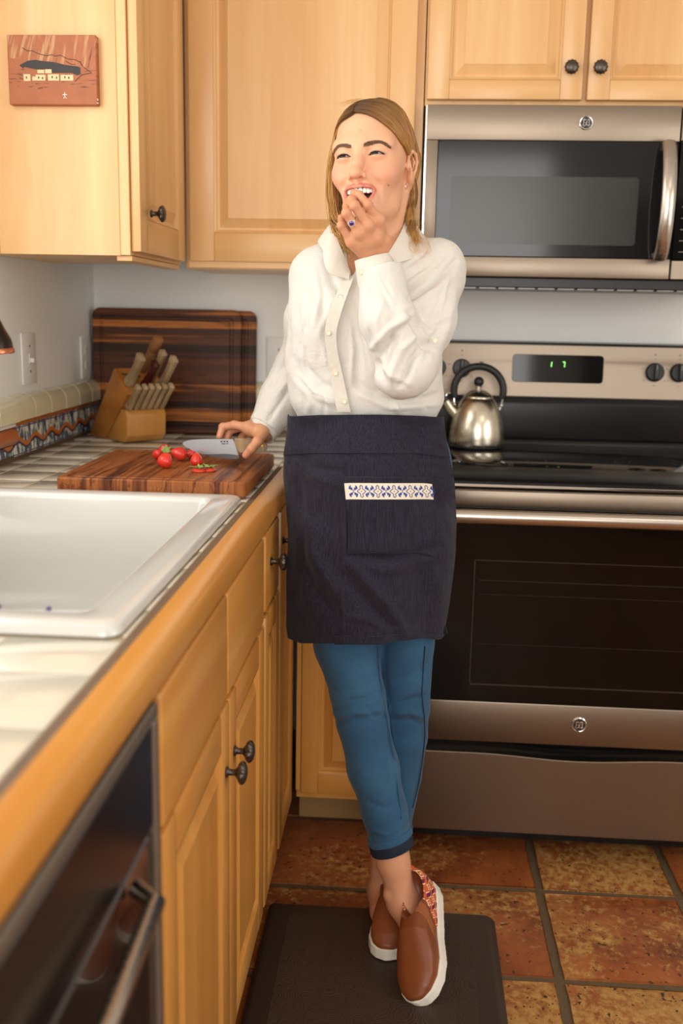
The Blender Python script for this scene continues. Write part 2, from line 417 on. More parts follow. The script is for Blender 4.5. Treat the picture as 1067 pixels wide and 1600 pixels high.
# left wall upper cabinet
c3 = thing('wall_cabinet', (.02, -.5, 1.375), 'maple wall cabinet on the left wall, its plain end panel carrying the painting', 'cabinet')
MB().box((.003, -.785, 1.377), (.325, -.345, 2.36)).build('carcass', MAPLE_Z, c3)
MB().box((.002, -.80, 1.376), (.054, -.785, 2.36), .001).build('filler_strip', MAPLE_Z, c3)
MB().box((.055, -.797, 1.375), (.312, -.785, 2.36), .001).build('end_panel', MAPLE_Z, c3)
MB().box((.3125, -.798, 1.376), (.333, -.785, 2.36), .001).build('face_stile', MAPLE_Z, c3)
MB().box((.30, -.785, 1.365), (.333, -.36, 1.376), .001).build('light_rail', MAPLE_Y, c3)
MB().box((.325, -.785, 1.377), (.333, -.345, 2.36)).build('face_frame', MAPLE_Z, c3)
d = panel_door(c3, 'door', FX(.3335, -.790, 1.384), .412, .96, rail=.07, srail=.062, mats=(MAPLE_Z, MAPLE_Y))
knob(d, (.3535, -.705, 1.468), 'X')

# base cabinets on the left run (doors face +x)
XF = .644
def base_cab(y0, y1, label, name='base_cabinet'):
    t = thing(name, (.3, (y0+y1)/2, 0), label, 'cabinet')
    MB().box((.05, y0+.001, .09), (.626, y1-.001, .15)).box((.05, y0+.001, .15), (.07, y1-.001, .86)).box((.05, y0+.001, .15), (.626, y0+.018, .66 if name == 'sink_cabinet' else .86)).box((.05, y1-.018, .15), (.626, y1-.001, .66 if name == 'sink_cabinet' else .86)).build('carcass', BASE_Z, t)
    MB().box((.50, y0+.001, .0), (.57, y1-.001, .09)).build('toe_kick', simple('toe_kick_stain', srgb(150, 106, 58), .6), t)
    MB().box((.626, y0+.001, .09), (XF, y1-.001, .866)).build('face_frame', BASE_Z, t)
    return t
sk = base_cab(-1.90, -1.125, 'maple sink cabinet with two doors and two false drawer fronts below the white sink', 'sink_cabinet')
def slab(parent, name, y0, y1, z0, z1):
    return MB().box((XF+.0005, y0, z0), (XF+.020, y1, z1), .005, 3).build(name, BASE_Y, parent)
slab(sk, 'false_drawer_front', -1.893, -1.500, .700, .860); slab(sk, 'false_drawer_front', -1.496, -1.132, .700, .860)
d = panel_door(sk, 'door', FX(XF+.0005, -1.893, .10), .401, .592, mats=(BASE_Z, BASE_Y)); knob(d, (XF+.0205, -1.522, .590), 'X')
d = panel_door(sk, 'door', FX(XF+.0005, -1.488, .10), .357, .592, mats=(BASE_Z, BASE_Y)); knob(d, (XF+.0205, -1.452, .592), 'X')
nb = base_cab(-1.12, -.905, 'narrow maple base cabinet with one drawer, between sink cabinet and corner', 'base_cabinet')
d = slab(nb, 'drawer', -1.112, -.925, .712, .860); knob(d, (XF+.0205, -1.050, .797), 'X')
panel_door(nb, 'door', FX(XF+.0005, -1.112, .10), .190, .602, mats=(BASE_Z, BASE_Y), rail=.05, srail=.042)
cb = base_cab(-.90, -.645, 'maple corner base cabinet with a full height door beside her apron', 'base_cabinet')
d = panel_door(cb, 'door', FX(XF+.0005, -.892, .10), .236, .762, mats=(BASE_Z, BASE_Y), rail=.05, srail=.045); knob(d, (XF+.0205, -.868, .797), 'X')
# base cabinet on the back run, seen between the corner and the range
bb = thing('base_cabinet', (.8, -.3, 0), 'narrow maple base cabinet on the back wall behind her legs', 'cabinet')
MB().box((.672, -.622, .09), (.936, -.03, .866)).build('carcass', BASE_Z, bb)
MB().box((.672, -.55, 0), (.936, -.50, .09)).build('toe_kick', simple('toe_kick_board', srgb(150, 116, 70), .6), bb)
d = panel_door(bb, 'door', FY(-.6225, .684, .112), .244, .745, mats=(BASE_Z, BASE_X), rail=.052, srail=.042)
MB().box((.672, -.64, .118), (.683, -.622, .862)).build('corner_strip', BASE_Z, bb)

# dishwasher in the left foreground
dw = thing('dishwasher', (.3, -2.2, 0), 'black built-in dishwasher with grey steel frame in the left foreground', 'dishwasher')
MB().box((.05, -2.515, .1), (.62, -1.91, .855)).build('tub_housing', BLACKP, dw)
fr = MB(); fr.box((.62, -2.515, .84), (.664, -1.906, .858), .003).box((.62, -1.922, .1), (.664, -1.906, .84), .003).box((.62, -2.515, .1), (.664, -2.50, .84), .003)
fr.build('door_frame', simple('grey_door_frame', srgb(132, 122, 110), .4, .7), dw)
MB().box((.62, -2.498, .10), (.658, -1.924, .715), .004).build('door_panel', simple('dark_glossy_door', srgb(44, 28, 24), .14, .3, coat=.5), dw)
MB().box((.62, -2.498, .722), (.661, -1.924, .838), .004).build('control_panel', simple('black_control_panel', srgb(22, 18, 18), .2), dw)
MB().tube([(.665, -2.42, .70), (.690, -2.40, .70), (.694, -2.2, .70), (.690, -2.03, .70), (.665, -2.01, .70)], .010, 12).build('handle', STEELB, dw)

# ------------------------------------------------------------------ worktop with individual tiles, wooden edge and sink
ZT = .917
ct = thing('countertop', (.3, -1.3, .866), 'cream tiled worktop with brown grout and amber wooden edge', 'worktop')
bed = MB()
SX0, SX1, SY0, SY1 = .055, .612, -1.880, -1.075
for a, b, c, d in ((.0125, SX0+.02, -2.75, -.0125), (SX1-.02, .636, -2.75, -.0125), (SX0+.02, SX1-.02, -2.75, SY0+.02), (SX0+.02, SX1-.02, SY1-.02, -.0125), (.636, .938, -.63, -.0125)):
    bed.box((a, c, .866), (b, d, ZT-.0014))
bed.build('grout_bed', GROUT, ct, smooth=False)
MB().box((.6225, -2.75, ZT-.0016), (.6362, -.64, ZT-.0006)).build('edge_joint', EGROUT, ct, smooth=False)
xe = [.013, .055, .165, .275, .385, .495, .622]
ye = [-.013, -.045] + [-.045-.1085*k for k in range(1, 10)] + [-1.071]
ye2 = [-1.886, -1.990, -2.122, -2.24, -2.36, -2.48, -2.60, -2.72]
tcache = {}
def ctile(x0, x1, y0, y1, parent, name='tile', mat=CREAM, z=ZT):
    k = (round(x1-x0, 4), round(y1-y0, 4), mat.name)
    if k not in tcache:
        hx, hy = (x1-x0)/2, (y1-y0)/2; mb = MB().box((-hx, -hy, -.006), (hx, hy, 0), .0018, 2)
        me = bpy.data.meshes.new('tile'); mb.bm.to_mesh(me); mb.bm.free(); me.materials.append(mat); me.shade_smooth(); me.set_sharp_from_angle(angle=math.radians(50)); tcache[k] = me
    o = bpy.data.objects.new(name, tcache[k]); COL.objects.link(o); o.parent = parent
    o.location = Vector(((x0+x1)/2, (y0+y1)/2, z+random.uniform(-.0006, .0004))) - parent.location
    o.rotation_euler = (random.uniform(-.004, .004), random.uniform(-.004, .004), random.uniform(-.006, .006))
    return o
g = .0012
for ys in (ye, ye2):
    for y1, y0 in zip(ys, ys[1:]):
        for x0, x1 in zip(xe, xe[1:]):
            ctile(x0+g, x1-g, y0+g, y1-g, ct)
for x0, x1 in ((SX1+.003, .622),):
    for k in range(8):
        y1 = SY1 - k*.1; ctile(x0, x1-.001, max(y1-.097, SY0), y1-.003, ct, 'tile')
for y1, y0 in zip([-1.075-k*.1 for k in range(8)], [-1.075-(k+1)*.1 for k in range(8)]): ctile(.013+g, .050, y0+g, y1-g, ct)
for y1, y0 in zip([-.013, -.114, -.224, -.334, -.444, -.554], [-.114, -.224, -.334, -.444, -.554, -.615]):
    for x0, x1 in ((.622, .73), (.73, .835), (.835, .938)): ctile(x0+g, x1-g, y0+g, y1-g, ct)
def edge_prof(): return [(0, -.048), (.024, -.048), (.030, -.044), (.032, -.034), (.032, -.014), (.029, -.005), (.022, 0), (.010, .003), (0, .003)]
MB().prism(edge_prof(), lambda u, v, d: (.6365+u, d, ZT+v), -2.75, -.63).build('wooden_edge', EDGE_Y, ct, angle=40)
MB().prism(edge_prof(), lambda u, v, d: (d, -.631-u*.3, ZT+v), .672, .938).build('wooden_edge', EDGE_Y, ct, angle=40)

sink = thing('sink', (.33, -1.48, .93), 'white enamel drop-in kitchen sink in the left foreground', 'sink')
def rrect(x0, x1, y0, y1, r, n=6):
    P = []
    for cx, cy, a0 in ((x1-r, y1-r, 0), (x0+r, y1-r, 90), (x0+r, y0+r, 180), (x1-r, y0+r, 270)):
        for k in range(n+1): a = math.radians(a0+90*k/n); P.append((cx+r*math.cos(a), cy+r*math.sin(a)))
    return P
mb = MB(); prev = None
for (ins, z, r) in [(-.002, .9175, .02), (-.001, .926, .02), (.004, .9305, .018), (.012, .932, .018), (.042, .9315, .02), (.046, .929, .02), (.050, .920, .022), (.054, .80, .035), (.060, .715, .045), (.072, .696, .05), (.10, .690, .05), (.2, .687, .04)]:
    P = rrect(SX0+ins, SX1-ins, SY0+ins, SY1-ins, r)
    q = [mb.bm.verts.new((x, y, z)) for x, y in P]
    if prev:
        for i in range(len(q)): mb.bm.faces.new((prev[i], prev[(i+1) % len(q)], q[(i+1) % len(q)], q[i]))
    prev = q
mb.bm.faces.new(prev)
mb.build('basin', SINKM, sink, angle=60)
MB().lathe([(.0, .6895), (.03, .6895), (.043, .690), (.046, .688)], (.33, -1.5, 0), n=28, cap=False).build('drain', CHROME, sink, recalc=True)
# wire rack with purple rubber feet standing in the near end of the sink
rk = thing('sink_rack', (.35, -1.80, .69), 'small wire rack with purple tips inside the near end of the sink', 'rack')
mb = MB()
for k in range(5): mb.tube([(.27+k*.06, -1.806, .692), (.27+k*.06, -1.806, .922)], .0016, 8)
mb.tube([(.27, -1.806, .72), (.51, -1.806, .72)], .002, 8); mb.tube([(.27, -1.806, .86), (.51, -1.806, .86)], .002, 8)
mb.build('wire_frame', CHROME, rk)
for k in range(5):
    MB().ball((.27+k*.06, -1.806, .9235), .0034, 10, 8).build('rubber_tip', PURPLE, rk)
# bronze faucet, only its spray head reaches into the frame
fa = thing('faucet', (.06, -1.45, .93), 'dark bronze faucet with copper rimmed spray head at the left frame edge', 'faucet')
MB().lathe([(.028, 0), (.028, .006), (.018, .02), (.014, .05)], (.085, -1.42, .931), n=20).build('base', BRONZE, fa)
pts = [(.085, -1.42, .95), (.085, -1.42, 1.22)] + [(.085+.085*(1-math.cos(a)), -1.42, 1.22+.085*math.sin(a)) for a in [k*PI/10 for k in range(1, 8)]] + [(.258, -1.42, 1.292), (.281, -1.42, 1.278), (.290, -1.42, 1.255)]
MB().tube(pts, .011, 14).build('spout', BRONZE, fa)
ax = Matrix.Translation((.291, -1.42, 1.262)) @ Matrix.Rotation(math.radians(-5), 4, 'Y')
MB().lathe([(.011, 0), (.013, -.012), (.020, -.030), (.0265, -.044), (.0275, -.050), (.028, -.058)], n=28).build('spray_head', BRONZE, fa, xf=ax)
MB().lathe([(.0285, -.058), (.0295, -.060), (.0295, -.064), (.027, -.066), (.012, -.066)], n=28).build('copper_rim', COPPER, fa, xf=ax)

# ------------------------------------------------------------------ backsplash, every tile its own piece
def painted():
    t = NT('hand_painted_tile')
    P = t.obj(); x, y, z = t.xyz(P)
    s = t.math('ADD', y, x)
    v = t.node('ShaderNodeCombineXYZ', {0: t.math('MULTIPLY', s, 60), 1: t.math('ADD', t.math('MULTIPLY', z, 22), t.math('MULTIPLY', s, 14)), 2: 0.0}).outputs[0]
    n = t.noise(v, 1.1, 3, .6, .3)
    white = srgb(222, 222, 204)
    c = t.mix(t.ramp(n, [(.46, (0, 0, 0)), (.50, (1, 1, 1))]), white, srgb(86, 124, 140))
    c = t.mix(t.ramp(n, [(.55, (0, 0, 0)), (.58, (1, 1, 1))]), c, srgb(28, 36, 92))
    dots = t.noise(v, 6, 1, .4)
    c = t.mix(t.ramp(dots, [(.66, (0, 0, 0)), (.70, (1, 1, 1))]), c, srgb(60, 66, 104))
    w = t.math('MULTIPLY', t.math('SINE', t.math('MULTIPLY', t.math('ADD', s, .02), 2*PI/.108)), .0080)
    d = t.math('ABSOLUTE', t.math('SUBTRACT', t.math('SUBTRACT', z, .043), w))
    dd = t.math('ABSOLUTE', t.math('SUBTRACT', t.math('SUBTRACT', z, .039), w))
    c = t.mix(t.math('LESS_THAN', dd, .0075), c, srgb(26, 28, 70))
    c = t.mix(t.math('LESS_THAN', d, .0052), c, srgb(196, 112, 48))
    for zz in (.015, .076):
        c = t.mix(t.math('LESS_THAN', t.math('ABSOLUTE', t.math('SUBTRACT', z, zz)), .0014), c, srgb(34, 44, 104))
    t.set(col=c, rough=.2, coat=.5, croug=.1); return t.m
PAINT = painted()
bs = thing('backsplash', (0, 0, ZT), 'tiled backsplash with cream caps and blue painted tiles along the wall', 'backsplash')
MB().box((.0, -1.06, ZT-.004), (.012, -.002, 1.063)).box((.012, -.012, ZT-.004), (.93, -.0, 1.063)).build('mortar', EGROUT, bs, smooth=False)
ys = [-.004, -.045, -.150, -.257, -.363, -.470, -.577, -.687]
def cap_prof(t=.034, h=.056): return [(0, 0)] + [(t, 0)] + [(t-t*.85*(1-math.cos(a)), h-.032+.032*math.sin(a)) for a in [k*PI/14 for k in range(0, 8)]] + [(0, h)]
MB().prism(cap_prof(.0315, .0535), lambda u, v, d: (.0+u, d, 1.010+v), -1.06, -.004).build('cap_joint', EGROUT, bs, angle=40)
MB().prism(cap_prof(.0315, .0535), lambda u, v, d: (d, -u, 1.010+v), .03, .914).build('cap_joint', EGROUT, bs, angle=40, recalc=True)
for y1, y0 in zip(ys, ys[1:]):
    a, b = y0+.0024, y1-.0024
    MB().prism(cap_prof(), lambda u, v, d: (.0+u, d, 1.010+v), a, b, .0007).build('cap_tile', CAPT, bs, angle=40)
    MB().box((.011, a, .998), (.025, b, 1.0085), .0015).build('liner_tile', TERRA, bs)
    MB().box((.011, a, .928), (.021, b, .9965), .001).build('painted_tile', PAINT, bs)
for y1, y0 in zip([-.689, -.800, -.910, -1.0], [-.800, -.910, -1.0, -1.06]):
    a, b = y0+.002, y1-.002
    MB().prism(cap_prof(.040), lambda u, v, d: (.0+u, d, 1.010+v), a, b, .0007).build('cap_tile', CAPT, bs, angle=40)
    MB().box((.011, a, .999), (.030, b, 1.0075), .0015).build('liner_tile', STRIPW, bs)
    MB().prism([(0, 0), (.018, .0), (.026, .008), (.028, .018), (.024, .030), (.016, .036), (0, .036)], lambda u, v, d: (.008+u, d, .960+v), a, b).build('liner_tile', TERRA, bs)
    MB().box((.011, a, .932), (.021, b, .956), .001).build('painted_tile', PAINT, bs)
for k in range(8):
    a, b = .014+k*.1125+.002, .014+(k+1)*.1125-.002
    MB().prism(cap_prof(), lambda u, v, d: (d, -u, 1.010+v), a, b, .0012).build('cap_tile', CAPT, bs, angle=40, recalc=True)
    MB().box((a, -.025, .998), (b, -.011, 1.0085), .0015).build('liner_tile', TERRA, bs)
    MB().box((a, -.021, .928), (b, -.011, .9965), .001).build('painted_tile', PAINT, bs)
# ------------------------------------------------------------------ range
R0, R1 = .945, 1.707
rg = thing('kitchen_range', ((R0+R1)/2, -.4, 0), 'stainless steel electric range with black glass cooktop and oven door', 'range')
MB().box((R0+.004, -.66, .03), (R1-.004, -.04, .905)).build('body', BLACKE, rg)
# backguard
bg = MB().prism([(-.012, .93), (-.075, .93), (-.085, 1.03), (-.075, 1.046), (-.062, 1.196), (-.012, 1.199)], lambda u, v, d: (d, u, v), R0, R1, .003).build('backguard', BLACKE, rg)
pf = lambda x, z, d: (x, -.0765+(z-1.046)*.0935-d, z)
mb = MB().prism([(R0+.004, 1.048), (R1-.004, 1.048), (R1-.004, 1.190), (R0+.004, 1.190)], pf, -.002, .003, .001); mb.build('control_fascia', STEEL, rg, recalc=True)
dp = MB().prism(rrect(1.201, 1.450, 1.088, 1.164, .010), pf, .003, .0055, .0008).build('display_panel', BLACKG, rg, recalc=True)
def seg7(x, z, h, segs):
    w = h*.5; t = h*.13; mb = MB()
    S7 = {'a': (0, h, w, h), 'g': (0, h/2, w, h/2), 'd': (0, 0, w, 0), 'f': (0, h/2, 0, h), 'b': (w, h/2, w, h), 'e': (0, 0, 0, h/2), 'c': (w, 0, w, h/2)}
    for s_ in segs:
        x0, z0, x1, z1 = S7[s_]; sk_ = lambda xx, zz: xx + zz*.12
        if x0 == x1: P = [(sk_(x0-t/2, z0)+x, z0+z+t*.3), (sk_(x0+t/2, z0)+x, z0+z+t*.3), (sk_(x0+t/2, z1)+x, z1+z-t*.3), (sk_(x0-t/2, z1)+x, z1+z-t*.3)]
        else: P = [(sk_(x0+t*.3, z0)+x, z0-t/2+z), (sk_(x1-t*.3, z0)+x, z0-t/2+z), (sk_(x1-t*.3, z0)+x, z0+t/2+z), (sk_(x0+t*.3, z0)+x, z0+t/2+z)]
        mb.prism(P, pf, .0055, .006)
    return mb
seg7(1.300, 1.131, .014, 'bc').build('digit', GREEN, dp, smooth=False, recalc=True)
seg7(1.336, 1.131, .014, 'abc').build('digit', GREEN, dp, smooth=False, recalc=True)
for txt, x, z, s_ in (('Cooking Options', 1.236, 1.1565, .0062), ('Oven Settings', 1.417, 1.1560, .0058), ('Bake', 1.221, 1.142, .0052), ('Broil', 1.252, 1.142, .0052), ('Start', 1.221, 1.113, .0052), ('Cancel\nOff', 1.252, 1.113, .005), ('Timer\nOn/Off', 1.404, 1.140, .0048), ('Set\nClock', 1.430, 1.140, .0048), ('Cook\nTime', 1.404, 1.112, .0048), ('Delay\nStart', 1.430, 1.112, .0048), ('+', 1.312, 1.108, .009), ('-', 1.335, 1.108, .009), ('Oven\nLight', 1.364, 1.108, .0052), ('Self Clean', 1.417, 1.097, .0042)):
    y = pf(x, z, .0056)[1]
    text_mesh('lettering', txt, s_, PRINT, dp, (x-rg.location.x, y-rg.location.y, z-rg.location.z), (PI/2 - .093, 0, 0))
def range_knob(x):
    z = 1.122; rot = Matrix.Translation(pf(x, z, .003)) @ Matrix.Rotation(-.093, 4, 'X')
    k = MB().lathe([(.0255, 0), (.0260, -.004), (.0245, -.013), (.0225, -.016), (0.0005, -.0165)], axis='Y', n=32).build('control_knob', BLACKP, rg, xf=rot, recalc=True)
    MB().box((-.0055, -.030, -.0215), (.0055, -.010, .0215), .003, 3).build('grip', BLACKP, k, xf=rot)
    MB().box((-.0008, -.0304, .006), (.0008, -.0299, .020)).build('pointer', PRINT, k, xf=rot)
    mb = MB()
    for dx, dz in ((0, .036), (0, -.036), (.033, .010), (-.033, .010), (.028, -.022), (-.028, -.022)):
        mb.box((dx-.0025, -.0006, dz-.0008), (dx+.0025, .0006, dz+.0008))
    mb.build('dial_marks', DPRINT, rg, xf=rot, smooth=False)
    MB().lathe([(.0022, 0), (.0022, -.0008), (.0003, -.001)], axis='Y', n=10).build('indicator_light', BLACKP, rg, xf=Matrix.Translation(pf(x, 1.170, .003)), recalc=True)
for x in (.992, 1.061, 1.589, 1.655): range_knob(x)
# small triangular mark and burner prints
MB().prism([(1.110, 1.141), (1.122, 1.141), (1.116, 1.134)], pf, .003, .0033).build('hot_surface_mark', DPRINT, rg, smooth=False, recalc=True)
# cooktop
MB().box((R0+.002, -.57, .905), (R1-.002, -.072, .9185), .002, 2).build('glass_cooktop', BLACKG, rg)
MB().prism([(-.072, .915), (-.072, .932), (-.088, .928), (-.094, .919), (-.094, .915)], lambda u, v, d: (d, u, v), R0+.002, R1-.002).build('rear_lip', BLACKE, rg, recalc=True)
MB().prism([(-.568, .908), (-.568, .921), (-.576, .9225), (-.60, .9165), (-.70, .9145), (-.712, .909), (-.712, .903)], lambda u, v, d: (d, u, v), R0+.002, R1-.002).build('front_rim', BLACKE, rg, recalc=True)
MB().box((R0+.002, -.717, .8975), (R1-.002, -.66, .9035), .001).build('trim_line', CHROME, rg)
ringm = simple('burner_ring_print', (.045, .045, .045), .3)
for x, y, r in ((1.15, -.42, .11), (1.52, -.42, .09), (1.53, -.19, .07)):
    mb = MB(); mb.lathe([(r, .9187), (r+.0015, .9187)], (x, y, 0), n=48, cap=False); mb.lathe([(r*.6, .9187), (r*.6+.0012, .9187)], (x, y, 0), n=48, cap=False)
    mb.build('burner_ring', ringm, rg, smooth=False)
# oven door
od = MB().box((R0+.003, -.735, .852), (R1-.003, -.665, .893), .003, 2).build('oven_door', STEEL, rg)
mb = MB()
for k in range(5): mb.box((R0+.045+k*.142, -.7362, .8535), (R0+.165+k*.142, -.72, .8565))
mb.build('vent_slot', DARKH, od, smooth=False)
MB().box((R0+.003, -.738, .407), (R1-.003, -.665, .8515), .002).build('door_glass', OVENG, od)
wf = MB(); X0, X1, Z0, Z1 = 1.075, 1.578, .447, .738
for a, b, c, d in ((X0, X1, Z0, Z0+.003), (X0, X1, Z1-.0015, Z1), (X0, X0+.002, Z0, Z1), (X1-.002, X1, Z0, Z1)): wf.box((a, -.7388, c), (b, -.7378, d))
wf.build('window_outline', simple('window_outline_print', (.03, .022, .016), .3), od, smooth=False)
# racks behind the glass are kept as thin bars just visible at the face of the window
mb = MB()
for z, r in ((.692, .0012), (.660, .0008), (.545, .0008)): mb.tube([(X0+.01, -.7384, z), (X1-.01, -.7384, z)], r, 6)
mb.build('oven_rack', simple('rack_behind_glass', (.035, .026, .018), .4, .6), od)
MB().box((R0+.003, -.737, .309), (R1-.003, -.665, .4065), .003, 2).build('lower_band', STEEL, od)
hd = MB().tube([(R0+.02, -.775, .842), (R1-.02, -.775, .842)], .0165, 20, flat=(1.0, .8)).build('handle', STEELB, od)
mb = MB()
for x in (R0+.04, R1-.04): mb.box((x-.014, -.77, .832), (x+.014, -.73, .852), .003)
mb.build('handle_bracket', STEELB, hd)
# drawer with the dipped top edge
zt = lambda x: .281 - .010*(.5-.5*math.cos(2*PI*min(1, max(0, (x-(R0+.15))/(R1-R0-.30)))))
N = 40; P = [(R0+.003, .085)] + [(R1-.003, .085)] + [(R1-.003+(R0-R1+.006)*k/N, zt(R1-.003+(R0-R1+.006)*k/N)) for k in range(N+1)]
MB().prism(P, lambda u, v, d: (u, -d, v), .67, .737, .0018).build('storage_drawer', STEEL, rg, angle=40)
MB().box((R0+.006, -.56, .0), (R1-.006, -.10, .084)).build('plinth', BLACKE, rg)
def emblem(parent, c, r, rg_loc, n_):
    "round appliance badge: bright rim, dark field, curling monogram and three scroll marks"
    e = MB().lathe([(r*.86, -.0), (r, -.0005), (r, -.003), (r*.90, -.0042), (r*.80, -.0036)], c, 'Y', 40).build('emblem', CHROME, parent, recalc=True)
    MB().lathe([(r*.80, -.0030), (r*.80, -.0038), (.0002, -.0038)], c, 'Y', 36, cap=False).build('emblem_field', simple('badge_field', srgb(52, 50, 50), .4, .3), e, recalc=True)
    mb = MB(); q = Vector(c)
    def cur(pts, w=.07):
        mb.tube([q+Vector((x*r, -.0042, z*r)) for x, z in pts], w*r, 6)
    def arc(cx, cz, rr, a0, a1, n=14): return [(cx+rr*math.cos(math.radians(a0+(a1-a0)*k/n)), cz+rr*math.sin(math.radians(a0+(a1-a0)*k/n))) for k in range(n+1)]
    cur(arc(-.20, .20, .20, 40, 330)); cur(arc(-.24, -.18, .20, 60, 400)); cur([(-.02, .08), (-.10, .0), (-.26, .0)])
    cur(arc(.24, .20, .19, -90, 210)); cur(arc(.22, -.16, .20, 90, -190)); cur([(-.06, -.36), (.05, 0), (.12, .36)])
    for a in (45, 135, 225, 315):
        cur(arc(.62*math.cos(math.radians(a)), .62*math.sin(math.radians(a)), .12, a+60, a+300, 8), .05)
    mb.build('monogram', CHROME, e)
    return e
emblem(od, (1.327, -.737, .362), .0175, None, None)
# ------------------------------------------------------------------ microwave
mw = thing('microwave', (1.31, -.2, 1.36), 'stainless steel over-the-range microwave oven with black glass door', 'microwave')
M0, M1 = .936, 1.694
MB().box((M0+.004, -.335, 1.335), (M1-.004, -.003, 1.7585)).build('housing', BLACKP, mw)
dm = MB(); D1 = 1.534
GX0, GX1, GZ0, GZ1 = .968, D1, 1.408, 1.677
dm.box((M0, -.372, 1.361), (D1, -.337, GZ0), .002, 2).box((M0, -.372, GZ1), (D1, -.337, 1.757), .002, 2).box((M0, -.372, GZ0), (GX0, -.337, GZ1), .002, 2)
od2 = dm.build('door', STEEL, mw)
MB().box((M0-.0008, -.3735, 1.3615), (M0+.005, -.34, 1.7565), .0012).build('edge_trim', CHROME, od2)
MB().prism(rrect(GX0+.001, GX1-.002, GZ0+.001, GZ1-.001, .006, 4), lambda u, v, d: (u, -d, v), .34, .3735, .0008).build('door_glass', MWG, od2, recalc=True)
MB().prism(rrect(1.003, 1.447, 1.438, 1.595, .008, 4), lambda u, v, d: (u, -d, v), .3732, .3742).build('mesh_window', MWIN, od2, recalc=True, smooth=False)
hp = []
for k in range(13):
    s_ = k/12; hp.append((1.505, -.392-.040*math.sin(PI*min(1, max(0, s_)))**.6, 1.672-(1.672-1.408)*s_))
MB().tube(hp, .0165, 14, flat=(.55, 1.0)).build('handle', STEELB, od2)
mb = MB(); mb.box((1.492, -.398, 1.655), (1.518, -.372, 1.672), .003).box((1.492, -.398, 1.408), (1.518, -.372, 1.425), .003); mb.build('handle_bracket', STEELB, od2)
for z0_, z1_ in ((1.361, 1.406), (1.679, 1.757)): MB().box((D1+.004, -.370, z0_), (M1, -.337, z1_), .0015).build('control_frame', STEEL, mw)
kp = MB().box((D1+.004, -.371, 1.407), (M1, -.337, 1.678), .001).build('keypad', BLACKG, mw)
for i in range(4):
    for j in range(7): MB().box((D1+.018+i*.038, -.3716, 1.425+j*.026), (D1+.040+i*.038, -.3709, 1.4262+j*.026)).build('key_print', PRINT, kp, smooth=False)
MB().box((M0+.01, -.350, 1.336), (M1-.005, -.337, 1.360), .002).build('vent_grille', BLACKP, mw)
mb = MB()
for k in range(14): mb.box((M0+.05+k*.048, -.348, 1.3325), (M0+.09+k*.048, -.30, 1.336))
mb.build('lower_vent', simple('filter_grey', srgb(120, 118, 114), .4, .8), mw, smooth=False)
emblem(od2, (1.314, -.372, 1.7175), .0165, None, None)

# ------------------------------------------------------------------ kettle
kx, ky, kz = 1.103, -.185, .9187
ke = thing('kettle', (kx, ky, kz), 'brushed steel kettle with arched black handle on the rear left burner', 'kettle')
prof = [(.060, 0), (.0705, .0015), (.0725, .005), (.0735, .012), (.0735, .03), (.0715, .052), (.067, .075), (.0595, .098), (.050, .117), (.041, .129), (.0375, .1325)]
MB().lathe(prof, (kx, ky, kz), n=56).build('body', KSTEEL, ke, angle=50)
MB().lathe([(.0735, .0005), (.0742, .002), (.0742, .004), (.0730, .0055)], (kx, ky, kz), n=56, cap=False).build('base_ring', BLACKP, ke)
lid = MB().lathe([(.0395, .131), (.0395, .134), (.037, .137), (.030, .144), (.018, .150), (.006, .153), (.0004, .1532)], (kx, ky, kz), n=48).build('lid', KSTEEL, ke, angle=50)
MB().lathe([(.005, .152), (.006, .157), (.0085, .160), (.009, .163)], (kx, ky, kz), n=20).build('knob_collar', CHROME, lid)
MB().ball((kx, ky, kz+.174), .0135, 20, 14).build('lid_knob', BLACKP, lid)
hr = .066; hc = kz+.150
pts = [(kx+hr*math.cos(a)*1.0, ky, hc+hr*.98*math.sin(a)) for a in [math.radians(-8+k*196/24) for k in range(25)]]
pts = [(pts[0][0]-.002, ky, pts[0][2]-.012)] + pts + [(pts[-1][0]+.002, ky, pts[-1][2]-.012)]
h_ = MB().tube(pts, [.0080]+[.0098]*25+[.0080], 16).build('handle', RUBBER, ke)
for s_ in (-1, 1):
    MB().tube([(kx+s_*.066, ky, hc-.018), (kx+s_*.064, ky, kz+.118), (kx+s_*.0575, ky, kz+.100)], .0028, 8).ball((kx+s_*.0625, ky-.002, kz+.112), .0045, 10, 8).build('handle_bracket', CHROME, h_)
sp = MB().tube([(kx-.055, ky, kz+.085), (kx-.072, ky, kz+.102), (kx-.085, ky, kz+.122)], [.017, .0135, .0115], 18).build('spout', KSTEEL, ke)
MB().tube([(kx-.0845, ky, kz+.121), (kx-.0905, ky, kz+.131)], [.0135, .012], 16).build('spout_cap', BLACKP, sp)
MB().tube([(kx-.086, ky, kz+.134), (kx-.080, ky, kz+.142), (kx-.070, ky, kz+.140)], .003, 8).build('spout_lever', CHROME, sp)

